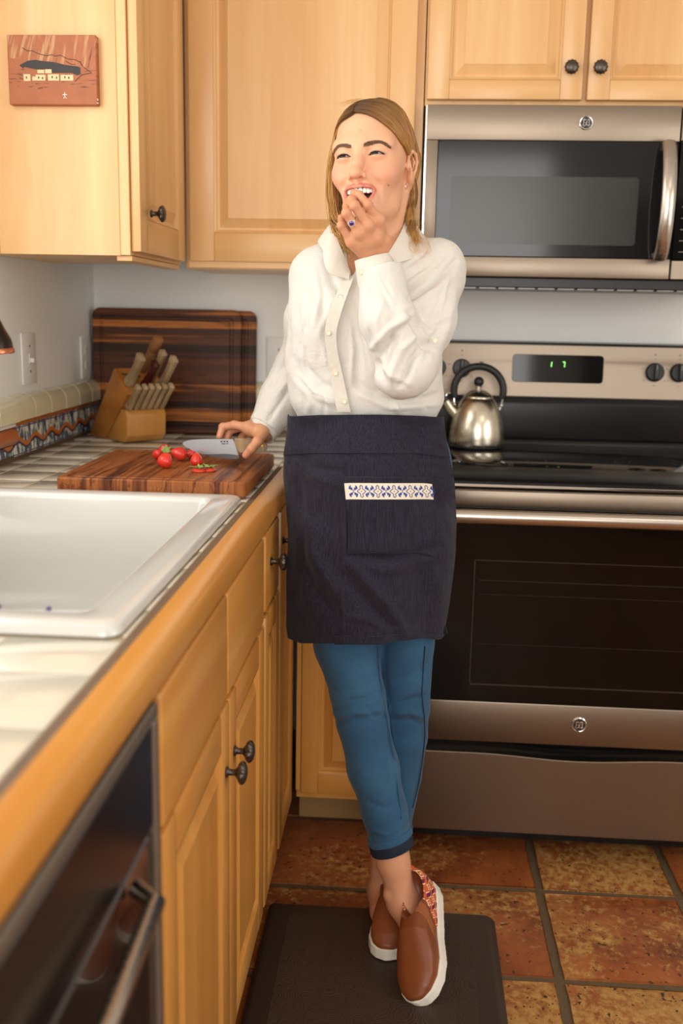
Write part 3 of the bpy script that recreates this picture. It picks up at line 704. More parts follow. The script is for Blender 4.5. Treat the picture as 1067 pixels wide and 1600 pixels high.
# ------------------------------------------------------------------ electrical plates
def plate(name, fn, w, h, label, kind):
    t = thing(name, fn(0, 0, 0), label, 'switch' if kind == 'switch' else 'outlet')
    MB().prism([(-w/2, -h/2), (w/2, -h/2), (w/2, h/2), (-w/2, h/2)], fn, 0.0003, .006, .0022, 2).build('cover_plate', WHITEP, t, recalc=True)
    if kind == 'switch':
        MB().prism([(-.005, -.012), (.005, -.012), (.005, .012), (-.005, .012)], fn, .006, .0075, .0004).build('switch_slot', WHITEP, t, recalc=True)
        MB().prism([(-.004, -.009), (.004, -.009), (.004, .001), (-.004, .001)], fn, .0075, .017, .001).build('toggle', WHITEP, t, recalc=True)
        mb = MB()
        for v in (-.030, .030): mb.prism([(.0035*math.cos(a), v+.0035*math.sin(a)) for a in [k*PI/5 for k in range(10)]], fn, .006, .0072)
        mb.build('screw', CHROME, t, recalc=True)
    else:
        for v in (-.020, .020):
            f = MB().prism([(.017*math.cos(a)*(1 if abs(math.cos(a)) < .9 else .95), v+.0135*math.sin(a)) for a in [k*PI/10 for k in range(20)]], fn, .006, .0078, .0004).build('socket_face', WHITEP, t, recalc=True)
            mb = MB()
            for u in (-.006, .006): mb.prism([(u-.0012, v-.001), (u+.0012, v-.001), (u+.0012, v+.0075), (u-.0012, v+.0075)], fn, .0078, .0081)
            mb.prism([(.0022*math.cos(a), v-.0075+.0022*math.sin(a)) for a in [k*PI/4 for k in range(8)]], fn, .0078, .0081)
            mb.build('socket_slot', DARKH, f, smooth=False, recalc=True)
    return t
plate('light_switch', lambda u, v, d: (d, -.530-u, 1.145+v), .088, .122, 'white toggle light switch plate on the left wall nearest the faucet', 'switch')
plate('wall_outlet', lambda u, v, d: (d, -.105-u, 1.130+v), .082, .118, 'white electrical outlet plate on the left wall next to the corner', 'outlet')
plate('wall_outlet', lambda u, v, d: (.545+u, -d, 1.136+v), .082, .118, 'white electrical outlet plate on the back wall right of the upright boards', 'outlet')

# ------------------------------------------------------------------ upright boards
def lean_board(name, x0, x1, y0b, h, t, lean, label, groove=True, mat=WALNUT):
    th = thing(name, ((x0+x1)/2, y0b, ZT), label, 'cutting board', None)
    ca, sa = math.cos(lean), math.sin(lean)
    fn = lambda u, v, d: (u, y0b + v*sa - d*ca, ZT + .001 + v*ca + d*sa)
    mb = MB(); P = rrect(x0, x1, 0, h, .022, 5); prev = None
    rings = [(.0, 0.0), (.0, t-.003), (.003, t), (.022, t), (.024, t-.004), (.031, t-.004), (.033, t)] if groove else [(.0, 0.0), (0, t-.003), (.003, t)]
    for ins, z in rings:
        q = [mb.bm.verts.new(fn(x, y, z)) for x, y in rrect(x0+ins, x1-ins, ins, h-ins, max(.022-ins*.4, .006), 5)]
        if prev is None: mb.bm.faces.new(q[::-1])
        else:
            for i in range(len(q)): mb.bm.faces.new((prev[i], prev[(i+1) % len(q)], q[(i+1) % len(q)], q[i]))
        prev = q
    mb.bm.faces.new(prev)
    mb.build('board', mat, th, recalc=True, angle=30)
    return th
lean_board('cutting_board', .065, .478, -.040, .348, .018, .055, 'dark striped wooden cutting board leaning against the back wall, rearmost of two')
lean_board('cutting_board', .012, .440, -.063, .350, .020, .055, 'dark striped wooden cutting board with juice groove leaning in front of the other')

# ------------------------------------------------------------------ flat board on the worktop
fb = thing('cutting_board', (.437, -.857, .9185), 'reddish brown wooden cutting board lying flat on the tiled worktop', 'cutting board')
mb = MB(); prev = None
for ins, z in [(.006, .9175), (.0, .9235), (.0, .947), (.003, .950), (.016, .950), (.018, .9465), (.0245, .9465), (.0265, .950)]:
    q = [mb.bm.verts.new((x, y, z)) for x, y in rrect(.250+ins, .618-ins, -1.062+ins, -.655-ins, max(.018-ins*.4, .004), 5)]
    if prev is None: mb.bm.faces.new(q[::-1])
    else:
        for i in range(len(q)): mb.bm.faces.new((prev[i], prev[(i+1) % len(q)], q[(i+1) % len(q)], q[i]))
    prev = q
mb.bm.faces.new(prev)
mb.bm.verts.ensure_lookup_table()
mb.build('board', ACACIA, fb, recalc=True, angle=30)
ZB = .950
# ------------------------------------------------------------------ knife block with knives
kb0 = Vector((.034, -.182, ZT+.002)); ang = math.radians(-45)
U = Vector((math.cos(ang), math.sin(ang), 0)); V = Vector((-math.sin(ang), math.cos(ang), 0))
kfn = lambda u, w, d: tuple(kb0 + U*u + V*d + Vector((0, 0, w)))
kb = thing('knife_block', tuple(kb0 + U*.1 + V*.06), 'slanted wooden knife block standing in front of the upright boards', 'knife block')
MB().prism([(0, .008), (.008, 0), (.090, 0), (.2120, .128), (.150, .193), (.144, .190)], kfn, 0, .118, .0025, 2).build('rear_block', BLOCKW, kb, recalc=True)
MB().prism([(.0935, 0), (.190, 0), (.208, .018), (.210, .072), (.202, .088), (.178, .086)], kfn, 0, .118, .0025, 2).build('front_block', BLOCKF, kb, recalc=True)
D = Vector(kfn(.690, .724, 0))-kb0; DD = (U*.690 + Vector((0, 0, .724))).normalized()
NN = (U*.724 - Vector((0, 0, .690))).normalized()
for (u, w, d) in ((.166, .177, .018), (.172, .171, .05), (.185, .157, .02), (.192, .149, .085), (.170, .173, .095)):
    mb = MB(); c = Vector(kfn(u, w, d)) + DD*.001
    mb.box(c-Vector((.0, .0, .0))-Vector((.012, .0018, .002)), c+Vector((.012, .0018, .0025))); mb.build('knife_slot', DARKH, kb, smooth=False)
def knife_handle(name, base, L, wd, th, label, mat, group=None, rivets=True, turned=False, lean=(0, 0), curved=.004):
    t = thing(name, tuple(base), label, 'knife', group)
    ax = (DD + V*lean[0] + NN*lean[1]).normalized(); nn = (NN - ax*NN.dot(ax)).normalized(); vv = ax.cross(nn)
    mb = MB(); n = 12; rings = []
    if turned:
        pr_ = [(0, .009), (.06, .0115), (.10, .010), (.14, .012), (.5, .0125), (.53, .0105), (.56, .0135), (.60, .0115), (.64, .0145), (.9, .0155), (.98, .0135), (1.0, .008)]
        for s_, r in pr_: rings.append([mb.bm.verts.new(base + ax*(s_*L) + (nn*math.cos(2*PI*k/n) + vv*math.sin(2*PI*k/n))*r) for k in range(n)])
    else:
        for s_ in (0, .03, .12, .3, .5, .68, .84, .94, .985, 1.0):
            g_ = .80 + .2*math.cos(2*PI*(s_-.05)) if s_ < .9 else 1.0
            e = min(1, ((1.0001-s_)/.06)**.5); e2 = min(1, (s_/.02+.4)) if s_ < .02 else 1
            c = base + ax*(s_*L) + nn*(curved*math.sin(PI*s_))
            hw, ht = wd/2*g_*e*e2, th/2*e
            P = [(1, .55), (.75, 1), (-.75, 1), (-1, .55), (-1, -.55), (-.75, -1), (.75, -1), (1, -.55)]
            rings.append([mb.bm.verts.new(c + nn*(p*hw) + vv*(q_*ht)) for p, q_ in P])
    for a, b in zip(rings, rings[1:]):
        m_ = len(a)
        for i in range(m_): mb.bm.faces.new((a[i], a[(i+1) % m_], b[(i+1) % m_], b[i]))
    mb.bm.faces.new(rings[0][::-1]); mb.bm.faces.new(rings[-1])
    mb.build('handle', mat, t, recalc=True, angle=50)
    # the blade goes down inside the block
    b0, b1 = base - ax*.06, base + ax*.002
    mb = MB(); pr2 = [b0-nn*wd*.35, b0+nn*wd*.35, b1+nn*wd*.42, b1-nn*wd*.42]
    A = [mb.bm.verts.new(p+vv*.0008) for p in pr2]; B = [mb.bm.verts.new(p-vv*.0008) for p in pr2]
    mb.bm.faces.new(A); mb.bm.faces.new(B[::-1])
    for i in range(4): mb.bm.faces.new((A[i], B[i], B[(i+1) % 4], A[(i+1) % 4]))
    mb.build('blade', BLADE, t, smooth=False, recalc=True)
    if rivets:
        mb = MB()
        for s_ in (.22, .52, .80):
            c = base + ax*(s_*L) + nn*(curved*math.sin(PI*s_))
            mb.tube([c - vv*(th/2+.0006), c + vv*(th/2+.0006)], .0022, 8)
        mb.build('rivet', BRASS, t)
    return t
kp_ = lambda u, w, d: Vector(kfn(u, w, d))
knife_handle('kitchen_knife', kp_(.186, .155, .020), .108, .030, .020, 'large knife with weathered wooden handle, nearest the left in the knife block', HANDLEW)
knife_handle('kitchen_knife', kp_(.196, .146, .060), .095, .024, .018, 'black and red handled knife half hidden behind the left knife in the block', simple('red_black_handle', srgb(70, 22, 12), .3), rivets=False)
knife_handle('sharpening_steel', kp_(.158, .185, .080), .125, .03, .02, 'sharpening steel with turned brown wooden handle, tallest in the knife block', TURNEDW, rivets=False, turned=True)
knife_handle('kitchen_knife', kp_(.182, .160, .085), .115, .024, .018, 'knife with dull wooden handle directly right of the turned steel', HANDLEW)
knife_handle('kitchen_knife', kp_(.206, .140, .100), .122, .026, .018, 'knife with pale wooden handle, rightmost of the large ones in the block', HANDLEW)
wh = ['first steak knife from the left in the front row of the block', 'second steak knife from the left in the front row of the block', 'third steak knife from the left in the front row of the block', 'fourth steak knife from the left in the front row of the block', 'fifth steak knife from the left in the front row of the block', 'rightmost steak knife in the front row of the block']
for k in range(6):
    knife_handle('steak_knife', kp_(.200, .092, .010+k*.0195), .088, .021, .0135, wh[k], HANDLEW, 'steak knives in the front row of the block', curved=.003)

# ------------------------------------------------------------------ strawberries
def berry_mat():
    t = NT('strawberry_skin'); v = t.obj(rand=3)
    vo = t.node('ShaderNodeTexVoronoi', {'Vector': v, 'Scale': 210.0}).outputs['Distance']
    n = t.noise(v, 40, 2, .5)
    c = t.ramp(n, [(.3, srgb(206, 34, 26)), (.7, srgb(232, 62, 44))])
    c = t.mix(t.ramp(vo, [(.14, (1, 1, 1)), (.2, (0, 0, 0))]), c, srgb(222, 110, 66))
    t.set(col=c, rough=.34, sss=.12, ssss=.01, sssr=(1, .25, .2), coat=.3); t.bump(vo, .5, .0015); return t.m
BERRY = berry_mat(); LEAF = simple('calyx_green', srgb(150, 178, 96), .5); FLESH = simple('strawberry_flesh', srgb(214, 70, 48), .35)
def strawberry(loc, r, rot, label, leaves=True, name='strawberry'):
    t = thing(name, loc, label, 'strawberry', 'strawberries on the cutting board'); 
    mb = MB(); prof = [(.05, 1.0), (.38, .97), (.78, .78), (.98, .45), (1.0, .1), (.88, -.35), (.66, -.78), (.38, -1.12), (.12, -1.28), (.01, -1.31)]
    mb.lathe([(a*r, b*r) for a, b in prof[::-1]], n=22)
    for v in mb.bm.verts:
        k = 1 + .06*mnoise.noise(v.co*60+Vector(loc)*30); v.co.x *= k; v.co.y *= k*.96
    Rm = Matrix.Rotation(rot[2], 4, 'Z') @ Matrix.Rotation(rot[1], 4, 'Y') @ Matrix.Rotation(rot[0], 4, 'X')
    lo = min((Rm @ v.co).z for v in mb.bm.verts)
    X = Matrix.Translation(Vector(loc)+Vector((0, 0, ZB-loc[2]-lo+.0005))) @ Rm
    b = mb.build('fruit', BERRY, t, xf=X, recalc=True)
    if leaves:
        mb = MB()
        for k in range(7):
            a = 2*PI*k/7; u = Vector((math.cos(a), math.sin(a), 0)); w = Vector((-math.sin(a), math.cos(a), 0)); c = Vector((0, 0, r*.98))
            q = [c-w*r*.10, c+w*r*.10, c+u*r*.45+w*r*.2+Vector((0, 0, r*.05)), c+u*r*(.9)+Vector((0, 0, -r*.05)), c+u*r*.45-w*r*.2+Vector((0, 0, r*.05))]
            top = [mb.bm.verts.new(p+Vector((0, 0, .0004))) for p in q]; bot = [mb.bm.verts.new(p-Vector((0, 0, .0003))) for p in q]
            mb.bm.faces.new(top); mb.bm.faces.new(bot[::-1])
            for i in range(5): mb.bm.faces.new((top[i], bot[i], bot[(i+1) % 5], top[(i+1) % 5]))
        mb.build('calyx', LEAF, t, xf=X, recalc=True)
    return t
def bpos(px, py): p = atz(px, py, ZB+.013); return (p.x, p.y, ZB)
strawberry(bpos(258, 722), .0150, (2.4, .5, .3), 'strawberry lying pointed end to the right, nearest the front left', False)
strawberry(bpos(257, 705), .0145, (1.3, -.5, .6), 'strawberry behind the front left one, its green tuft towards the back wall')
strawberry(bpos(281, 711), .0150, (1.9, .2, 1.9), 'round strawberry in the middle just left of the knife tip', False)
strawberry(bpos(300, 708), .0115, (1.5, .6, 2.2), 'small strawberry mostly hidden behind the knife blade', False)
strawberry(bpos(307, 720), .0130, (2.7, .1, .4), 'cut strawberry right below the knife edge with flat underside', False)
strawberry(bpos(247, 708), .0110, (1.6, -.3, -.5), 'small strawberry peeking out at the far left of the pile', False)
# cut tops lying on the board
for (px, py, rz, lb) in ((311, 735, .3, 'sliced strawberry top with pale green leaves, left one of two'), (327, 734, 1.1, 'sliced strawberry top with pale green leaves, right one of two')):
    p = atz(px, py, ZB+.003); t = thing('cut_strawberry', (p.x, p.y, ZB), lb, 'strawberry', 'cut strawberry tops on the board')
    X = Matrix.Translation((p.x, p.y, ZB+.0006)) @ Matrix.Rotation(rz, 4, 'Z')
    MB().lathe([(.008, 0), (.0135, .0005), (.0135, .003), (.010, .0055), (.004, .0065)], n=20).build('slice', FLESH, t, xf=X, recalc=True)
    mb = MB()
    for k in range(8):
        a = 2*PI*k/8+.3*(k % 2); u = Vector((math.cos(a), math.sin(a), 0)); w = Vector((-math.sin(a), math.cos(a), 0)); L = .013+.007*((k*5) % 3)/2
        c = Vector((0, 0, .0066))
        q = [c-w*.001, c+w*.001, c+u*L*.55+w*.0028+Vector((0, 0, .004)), c+u*L+Vector((0, 0, .001+.003*(k % 3))), c+u*L*.55-w*.0028+Vector((0, 0, .004))]
        top = [mb.bm.verts.new(p_+Vector((0, 0, .0004))) for p_ in q]; bot = [mb.bm.verts.new(p_-Vector((0, 0, .0003))) for p_ in q]
        mb.bm.faces.new(top); mb.bm.faces.new(bot[::-1])
        for i in range(5): mb.bm.faces.new((top[i], bot[i], bot[(i+1) % 5], top[(i+1) % 5]))
    mb.build('calyx', LEAF, t, xf=X, recalc=True)

# ------------------------------------------------------------------ painting on the end panel
def painting():
    t = NT('painted_cliff_panel'); P = t.obj(); x, y, z = t.xyz(P)   # metres, panel .18 x .13, origin at its centre
    st = t.noise(t.node('ShaderNodeCombineXYZ', {0: t.math('ADD', t.math('MULTIPLY', x, 90), t.math('MULTIPLY', z, -22)), 1: t.math('MULTIPLY', z, 9), 2: 0.0}).outputs[0], 1, 3, .6)
    rust = t.mix(t.noise(P, 30, 3, .5), srgb(150, 84, 50), srgb(182, 110, 70))
    up = t.math('GREATER_THAN', z, t.math('ADD', .012, t.math('MULTIPLY', x, -.12)))
    c = t.mix(t.math('MULTIPLY', up, t.ramp(st, [(.52, (0, 0, 0)), (.60, (1, 1, 1))])), rust, srgb(190, 142, 100))
    c = t.mix(t.math('MULTIPLY', up, t.ramp(st, [(.33, (1, 1, 1)), (.40, (0, 0, 0))])), c, srgb(84, 60, 50))
    hz = t.noise(t.node('ShaderNodeCombineXYZ', {0: t.math('MULTIPLY', x, 40), 1: t.math('MULTIPLY', z, 330), 2: 0.0}).outputs[0], 1, 2, .5)
    low = t.math('MULTIPLY', t.math('LESS_THAN', z, .004), t.math('GREATER_THAN', z, -.034))
    c = t.mix(t.math('MULTIPLY', low, t.ramp(hz, [(.60, (0, 0, 0)), (.66, (1, 1, 1))])), c, srgb(92, 56, 40))
    t.set(col=c, rough=.6); return t.m
pt_ = thing('wall_painting', (.187, -.799, 1.732), 'small unframed rust brown painting of a cliff dwelling hung on the cabinet end panel', 'painting')
PFN = lambda u, v, d: (.187+u, -.7975-d, 1.732+v)
MB().prism([(-.0905, -.0655), (.0905, -.0655), (.0905, .0655), (-.0905, .0655)], PFN, 0, .018, .0015).build('panel', painting(), pt_, recalc=True)
DK = simple('cave_black_paint', srgb(48, 44, 44), .6); CRM = simple('cream_paint', srgb(226, 196, 150), .6); WH = simple('white_paint', srgb(244, 240, 232), .6)
def flat(poly, mat, nm, d=.0183, th=.0004):
    return MB().prism(poly, PFN, d, d+th).build(nm, mat, pt_, smooth=False, recalc=True)
# photo crop -> panel coordinates
pc = lambda X, Y: (-.0905 + (X-45)/(955-45)*.181, .0655 - (Y-135)/(845-135)*.131)
flat([pc(*p) for p in ((165, 445), (250, 400), (330, 388), (400, 400), (520, 410), (640, 440), (770, 455), (790, 470), (790, 530), (755, 545), (700, 520), (500, 520), (490, 480), (340, 485), (215, 460), (205, 478))][::-1], DK, 'painted_cave')
for a, b, c_, d_ in ((205, 535, 275, 605), (295, 560, 330, 600), (330, 540, 430, 600), (455, 535, 570, 600), (585, 540, 715, 600), (350, 490, 420, 525), (430, 485, 495, 525)):
    flat([pc(a, d_), pc(c_, d_), pc(c_, b), pc(a, b)], CRM, 'painted_house', .0187)
mb = MB()
for a, b in ((235, 570), (360, 570), (400, 575), (500, 565), (545, 570), (630, 565), (670, 570)):
    p = pc(a, b); mb.prism([(p[0]-.0012, p[1]-.002), (p[0]+.0012, p[1]-.002), (p[0]+.0012, p[1]+.002), (p[0]-.0012, p[1]+.002)], PFN, .0191, .0194)
mb.build('painted_window', DK, pt_, smooth=False, recalc=True)
mb = MB()
for L in (((200, 265), (255, 300), (300, 295), (360, 325), (450, 348), (500, 335), (540, 352), (590, 340), (660, 378), (740, 385), (790, 415), (820, 460), (900, 515)), ((640, 400), (690, 430), (740, 435)), ((800, 440), (790, 400)), ((730, 605), (800, 540), (900, 520)), ((350, 680), (400, 670)), ((160, 570), (205, 590))):
    mb.tube([PFN(*pc(*p), .0184) for p in L], .0006, 5)
mb.build('painted_branch', DK, pt_)
mb = MB()
for L in (((622, 730), (622, 762)), ((600, 742), (645, 742)), ((622, 760), (608, 780)), ((622, 760), (638, 780)), ((955, 780), (962, 800)), ((950, 825), (966, 828))):
    mb.tube([PFN(*pc(*p), .0184) for p in L], .0007, 5)
mb.ball(PFN(*pc(622, 726), .0184), .0013, 8, 6)
mb.build('painted_figure', WH, pt_)

# ------------------------------------------------------------------ floor mat
def matm():
    t = NT('tooled_brown_mat'); P = t.obj()
    vo = t.node('ShaderNodeTexVoronoi', {'Vector': P, 'Scale': 22.0}).outputs['Distance']
    w = t.math('SINE', t.math('MULTIPLY', vo, 60))
    n = t.noise(P, 60, 3, .5)
    c = t.mix(t.ramp(w, [(.2, (0, 0, 0)), (.8, (1, 1, 1))]), srgb(46, 33, 26), srgb(56, 42, 32))
    c = t.mix(t.math('MULTIPLY', n, .4), c, srgb(74, 56, 42))
    t.set(col=c, rough=.55); t.bump(t.math('ADD', w, t.math('MULTIPLY', n, .5)), .22, .0015); return t.m
MATM = matm(); MATB = simple('mat_border', srgb(50, 36, 28), .5)
ma = thing('floor_mat', (.9, -1.5, .002), 'dark brown padded kitchen mat with embossed pattern on the tile floor', 'mat')
MB().prism([(.652, 0), (1.138, 0), (1.128, .010), (1.118, .015), (.664, .015), (.655, .010)], lambda u, v, d: (u, d, v+.001), -2.35, -.962, .002).build('padded_base', MATB, ma, angle=30, recalc=True)
MB().box((.70, -2.31, .0145), (1.083, -.995, .0168), .001).build('embossed_field', MATM, ma)
# ================================================================== the woman
# ---- implicit surface modelling: primitives blended on a grid, skinned with surface nets
class Vol:
    def __init__(s, lo, hi, h):
        s.lo = np.array(lo, np.float64); s.h = h; s.n = np.ceil((np.array(hi)-s.lo)/h).astype(int)+1
        s.f = np.full(s.n, .05, np.float32)
        s.ax = [s.lo[i]+h*np.arange(s.n[i]) for i in range(3)]
    def win(s, lo, hi):
        a = np.clip(np.floor((np.array(lo)-s.lo)/s.h).astype(int), 0, s.n); b = np.clip(np.ceil((np.array(hi)-s.lo)/s.h).astype(int)+1, 0, s.n)
        if (b <= a).any(): return None
        sl = tuple(slice(a[i], b[i]) for i in range(3))
        g = [s.ax[i][sl[i]].astype(np.float32).reshape([-1 if k == i else 1 for k in range(3)]) for i in range(3)]
        return sl, g
    def comb(s, sl, d, k, op):
        f = s.f[sl]
        if op == 'sub': d = -d; 
        if op in ('sub', 'int'):
            if k <= 0: s.f[sl] = np.maximum(f, d); return
            hh = np.clip(k-np.abs(f-d), 0, None)/k; s.f[sl] = np.maximum(f, d)+hh*hh*k*.25
        else:
            if k <= 0: s.f[sl] = np.minimum(f, d); return
            hh = np.clip(k-np.abs(f-d), 0, None)/k; s.f[sl] = np.minimum(f, d)-hh*hh*k*.25
    def ell(s, c, r, k=.01, op='add', R=None, pad=None):
        c = np.array(c, float); r = np.array(r, float); m = (pad or max(1.7*k, s.h*3)+.006)
        ext = r if R is None else np.sqrt(((np.array(R)*r)**2).sum(1))
        w = s.win(c-ext-m, c+ext+m)
        if w is None: return s
        sl, g = w; p = [g[i]-np.float32(c[i]) for i in range(3)]
        if R is not None:
            R = np.array(R, np.float32); p = [p[0]*R[0, i]+p[1]*R[1, i]+p[2]*R[2, i] for i in range(3)]
        k0 = np.sqrt((p[0]/r[0])**2+(p[1]/r[1])**2+(p[2]/r[2])**2).astype(np.float32)
        k1 = np.sqrt((p[0]/r[0]**2)**2+(p[1]/r[1]**2)**2+(p[2]/r[2]**2)**2).astype(np.float32)
        s.comb(sl, k0*(k0-1)/np.maximum(k1, 1e-5), k, op); return s
    def cone(s, a, b, ra, rb, k=.01, op='add', sq=None):
        "round cone; sq=(dir, factor) squashes the section along dir"
        a = np.array(a, float); b = np.array(b, float); m = max(1.7*k, s.h*3)+.006
        R_ = max(ra, rb)*(1 if sq is None else max(1, 1))
        w = s.win(np.minimum(a, b)-R_-m, np.maximum(a, b)+R_+m)
        if w is None: return s
        sl, g = w; ba = (b-a).astype(np.float32); L2 = float((ba**2).sum())
        p = [g[i]-np.float32(a[i]) for i in range(3)]
        t = np.clip((p[0]*ba[0]+p[1]*ba[1]+p[2]*ba[2])/L2, 0, 1)
        q = [p[i]-t*ba[i] for i in range(3)]
        d2 = q[0]**2+q[1]**2+q[2]**2
        if sq is not None:
            n = np.array(sq[0], float); n /= np.linalg.norm(n); dn = q[0]*n[0]+q[1]*n[1]+q[2]*n[2]
            d2 = d2 + dn**2*(sq[1]**2-1)
        s.comb(sl, np.sqrt(d2)-(ra+(rb-ra)*t), k, op); return s
    def chain(s, pts, rs, k=.01, op='add', sq=None):
        for i in range(len(pts)-1): s.cone(pts[i], pts[i+1], rs[i], rs[i+1], k, op, sq)
        return s
    def half(s, p, n, k=0, op='int'):
        n = np.array(n, float); n /= np.linalg.norm(n); sl, g = s.win(s.lo, s.lo+s.h*s.n)
        s.comb(sl, ((g[0]-p[0])*n[0]+(g[1]-p[1])*n[1]+(g[2]-p[2])*n[2]).astype(np.float32), k, op); return s
    def fun(s, fn, k=0, op='add'):
        sl, g = s.win(s.lo, s.lo+s.h*s.n); s.comb(sl, fn(*g).astype(np.float32), k, op); return s
    def mesh(s):
        f = s.f; nx, ny, nz = f.shape; ins = f < 0
        c = [ins[i:nx-1+i, j:ny-1+j, k:nz-1+k] for i in (0, 1) for j in (0, 1) for k in (0, 1)]
        tot = sum(x.astype(np.uint8) for x in c); act = (tot > 0) & (tot < 8)
        idx = np.argwhere(act); N = len(idx)
        vid = np.full(act.shape, -1, np.int32); vid[act] = np.arange(N)
        V = np.zeros((N, 3), np.float64); cnt = np.zeros(N)
        for ax in range(3):
            o = [a for a in range(3) if a != ax]
            for da in (0, 1):
                for db in (0, 1):
                    p = idx.copy(); p[:, o[0]] += da; p[:, o[1]] += db; q = p.copy(); q[:, ax] += 1
                    fa = f[p[:, 0], p[:, 1], p[:, 2]]; fb = f[q[:, 0], q[:, 1], q[:, 2]]; m = (fa < 0) != (fb < 0)
                    t = fa[m]/(fa[m]-fb[m]); P = p[m].astype(float); P[:, ax] += t; V[m] += P; cnt[m] += 1
        V = s.lo + s.h*V/cnt[:, None]
        Q = []
        for ax in range(3):
            o = [a for a in range(3) if a != ax]
            A = [slice(None)]*3; B = [slice(None)]*3; A[ax] = slice(0, -1); B[ax] = slice(1, None)
            A[o[0]] = B[o[0]] = slice(1, -1); A[o[1]] = B[o[1]] = slice(1, -1)
            a, b = ins[tuple(A)], ins[tuple(B)]; e = np.argwhere(a != b)
            if not len(e): continue
            flip = a[e[:, 0], e[:, 1], e[:, 2]]
            e[:, o[0]] += 1; e[:, o[1]] += 1
            def vv(d0, d1):
                x = e.copy(); x[:, o[0]] += d0; x[:, o[1]] += d1; return vid[x[:, 0], x[:, 1], x[:, 2]]
            q = np.stack([vv(-1, -1), vv(0, -1), vv(0, 0), vv(-1, 0)], 1)
            if ax == 1: flip = ~flip
            q[~flip] = q[~flip][:, ::-1]; Q.append(q)
        return V, np.concatenate(Q)
def relax(V, F, it=2, lam=.5):
    e = np.concatenate([F[:, [0, 1]], F[:, [1, 2]], F[:, [2, 3]], F[:, [3, 0]]]); n = len(V)
    for _ in range(it):
        acc = np.zeros_like(V); c = np.zeros(n)
        for a, b in ((0, 1), (1, 0)):
            for d in range(3): acc[:, d] += np.bincount(e[:, a], V[e[:, b], d], n)
            c += np.bincount(e[:, a], minlength=n)
        V = V+lam*(acc/np.maximum(c, 1)[:, None]-V)
    return V
def normals(V, F):
    N = np.cross(V[F[:, 2]]-V[F[:, 0]], V[F[:, 3]]-V[F[:, 1]]); out = np.zeros_like(V)
    for k in range(4):
        for d in range(3): out[:, d] += np.bincount(F[:, k], N[:, d], len(V))
    return out/np.maximum(np.linalg.norm(out, axis=1), 1e-12)[:, None]
def npmesh(name, V, F, mat, parent, col=None, angle=None, extra=None):
    me = bpy.data.meshes.new(name); F = np.asarray(F); V = np.asarray(V)
    me.vertices.add(len(V)); me.vertices.foreach_set('co', V.astype(np.float32).ravel())
    k = F.shape[1]; me.loops.add(F.size); me.loops.foreach_set('vertex_index', F.astype(np.int32).ravel())
    me.polygons.add(len(F)); me.polygons.foreach_set('loop_start', np.arange(0, F.size, k, dtype=np.int32)); me.update(calc_edges=True)
    for nm, arr in (extra or {}).items():
        a = me.attributes.new(nm, 'FLOAT', 'POINT'); a.data.foreach_set('value', np.asarray(arr, np.float32))
    if col is not None:
        a = me.color_attributes.new('Col', 'FLOAT_COLOR', 'POINT'); cc = np.ones((len(V), 4), np.float32); cc[:, :3] = col; a.data.foreach_set('color', cc.ravel())
    return link_mesh(name, me, mat, parent, True if angle is None else None, angle or 180)
def npa(v): return np.array(v, float)
def AT(px, py, Y): return npa(at(px, py, Y))
def seg_d(P, a, b):
    ba = b-a; t = np.clip(((P-a)@ba)/(ba@ba), 0, 1); return np.linalg.norm(P-a-t[:, None]*ba, axis=1), t
def poly_d(P, pts):
    d = np.full(len(P), 9.)
    for a, b in zip(pts, pts[1:]): d = np.minimum(d, seg_d(P, npa(a), npa(b))[0])
    return d
def sm(e0, e1, x): t = np.clip((x-e0)/(e1-e0), 0, 1); return t*t*(3-2*t)

def skin_mat():
    t = NT('skin'); P = t.obj()
    a = t.node('ShaderNodeVertexColor', layer_name='Col').outputs[0]
    n = t.noise(P, 220, 3, .5); n2 = t.noise(P, 30, 3, .5)
    c = t.mix(t.math('MULTIPLY', n2, .35), a, t.mix(1.0, a, (.94, .80, .74), 'MULTIPLY'))
    t.set(col=c, rough=.46, sss=.10, ssss=.012, sssr=(1, .35, .2), spec=.42)
    t.bump(n, .10, .0006); return t.m
SKIN = skin_mat()
SKINC = npa(srgb(227, 174, 138))

woman = thing('person', (.86, -1.0, 0), 'laughing woman in white linen shirt, navy half apron and jeans leaning on the worktop', 'person')

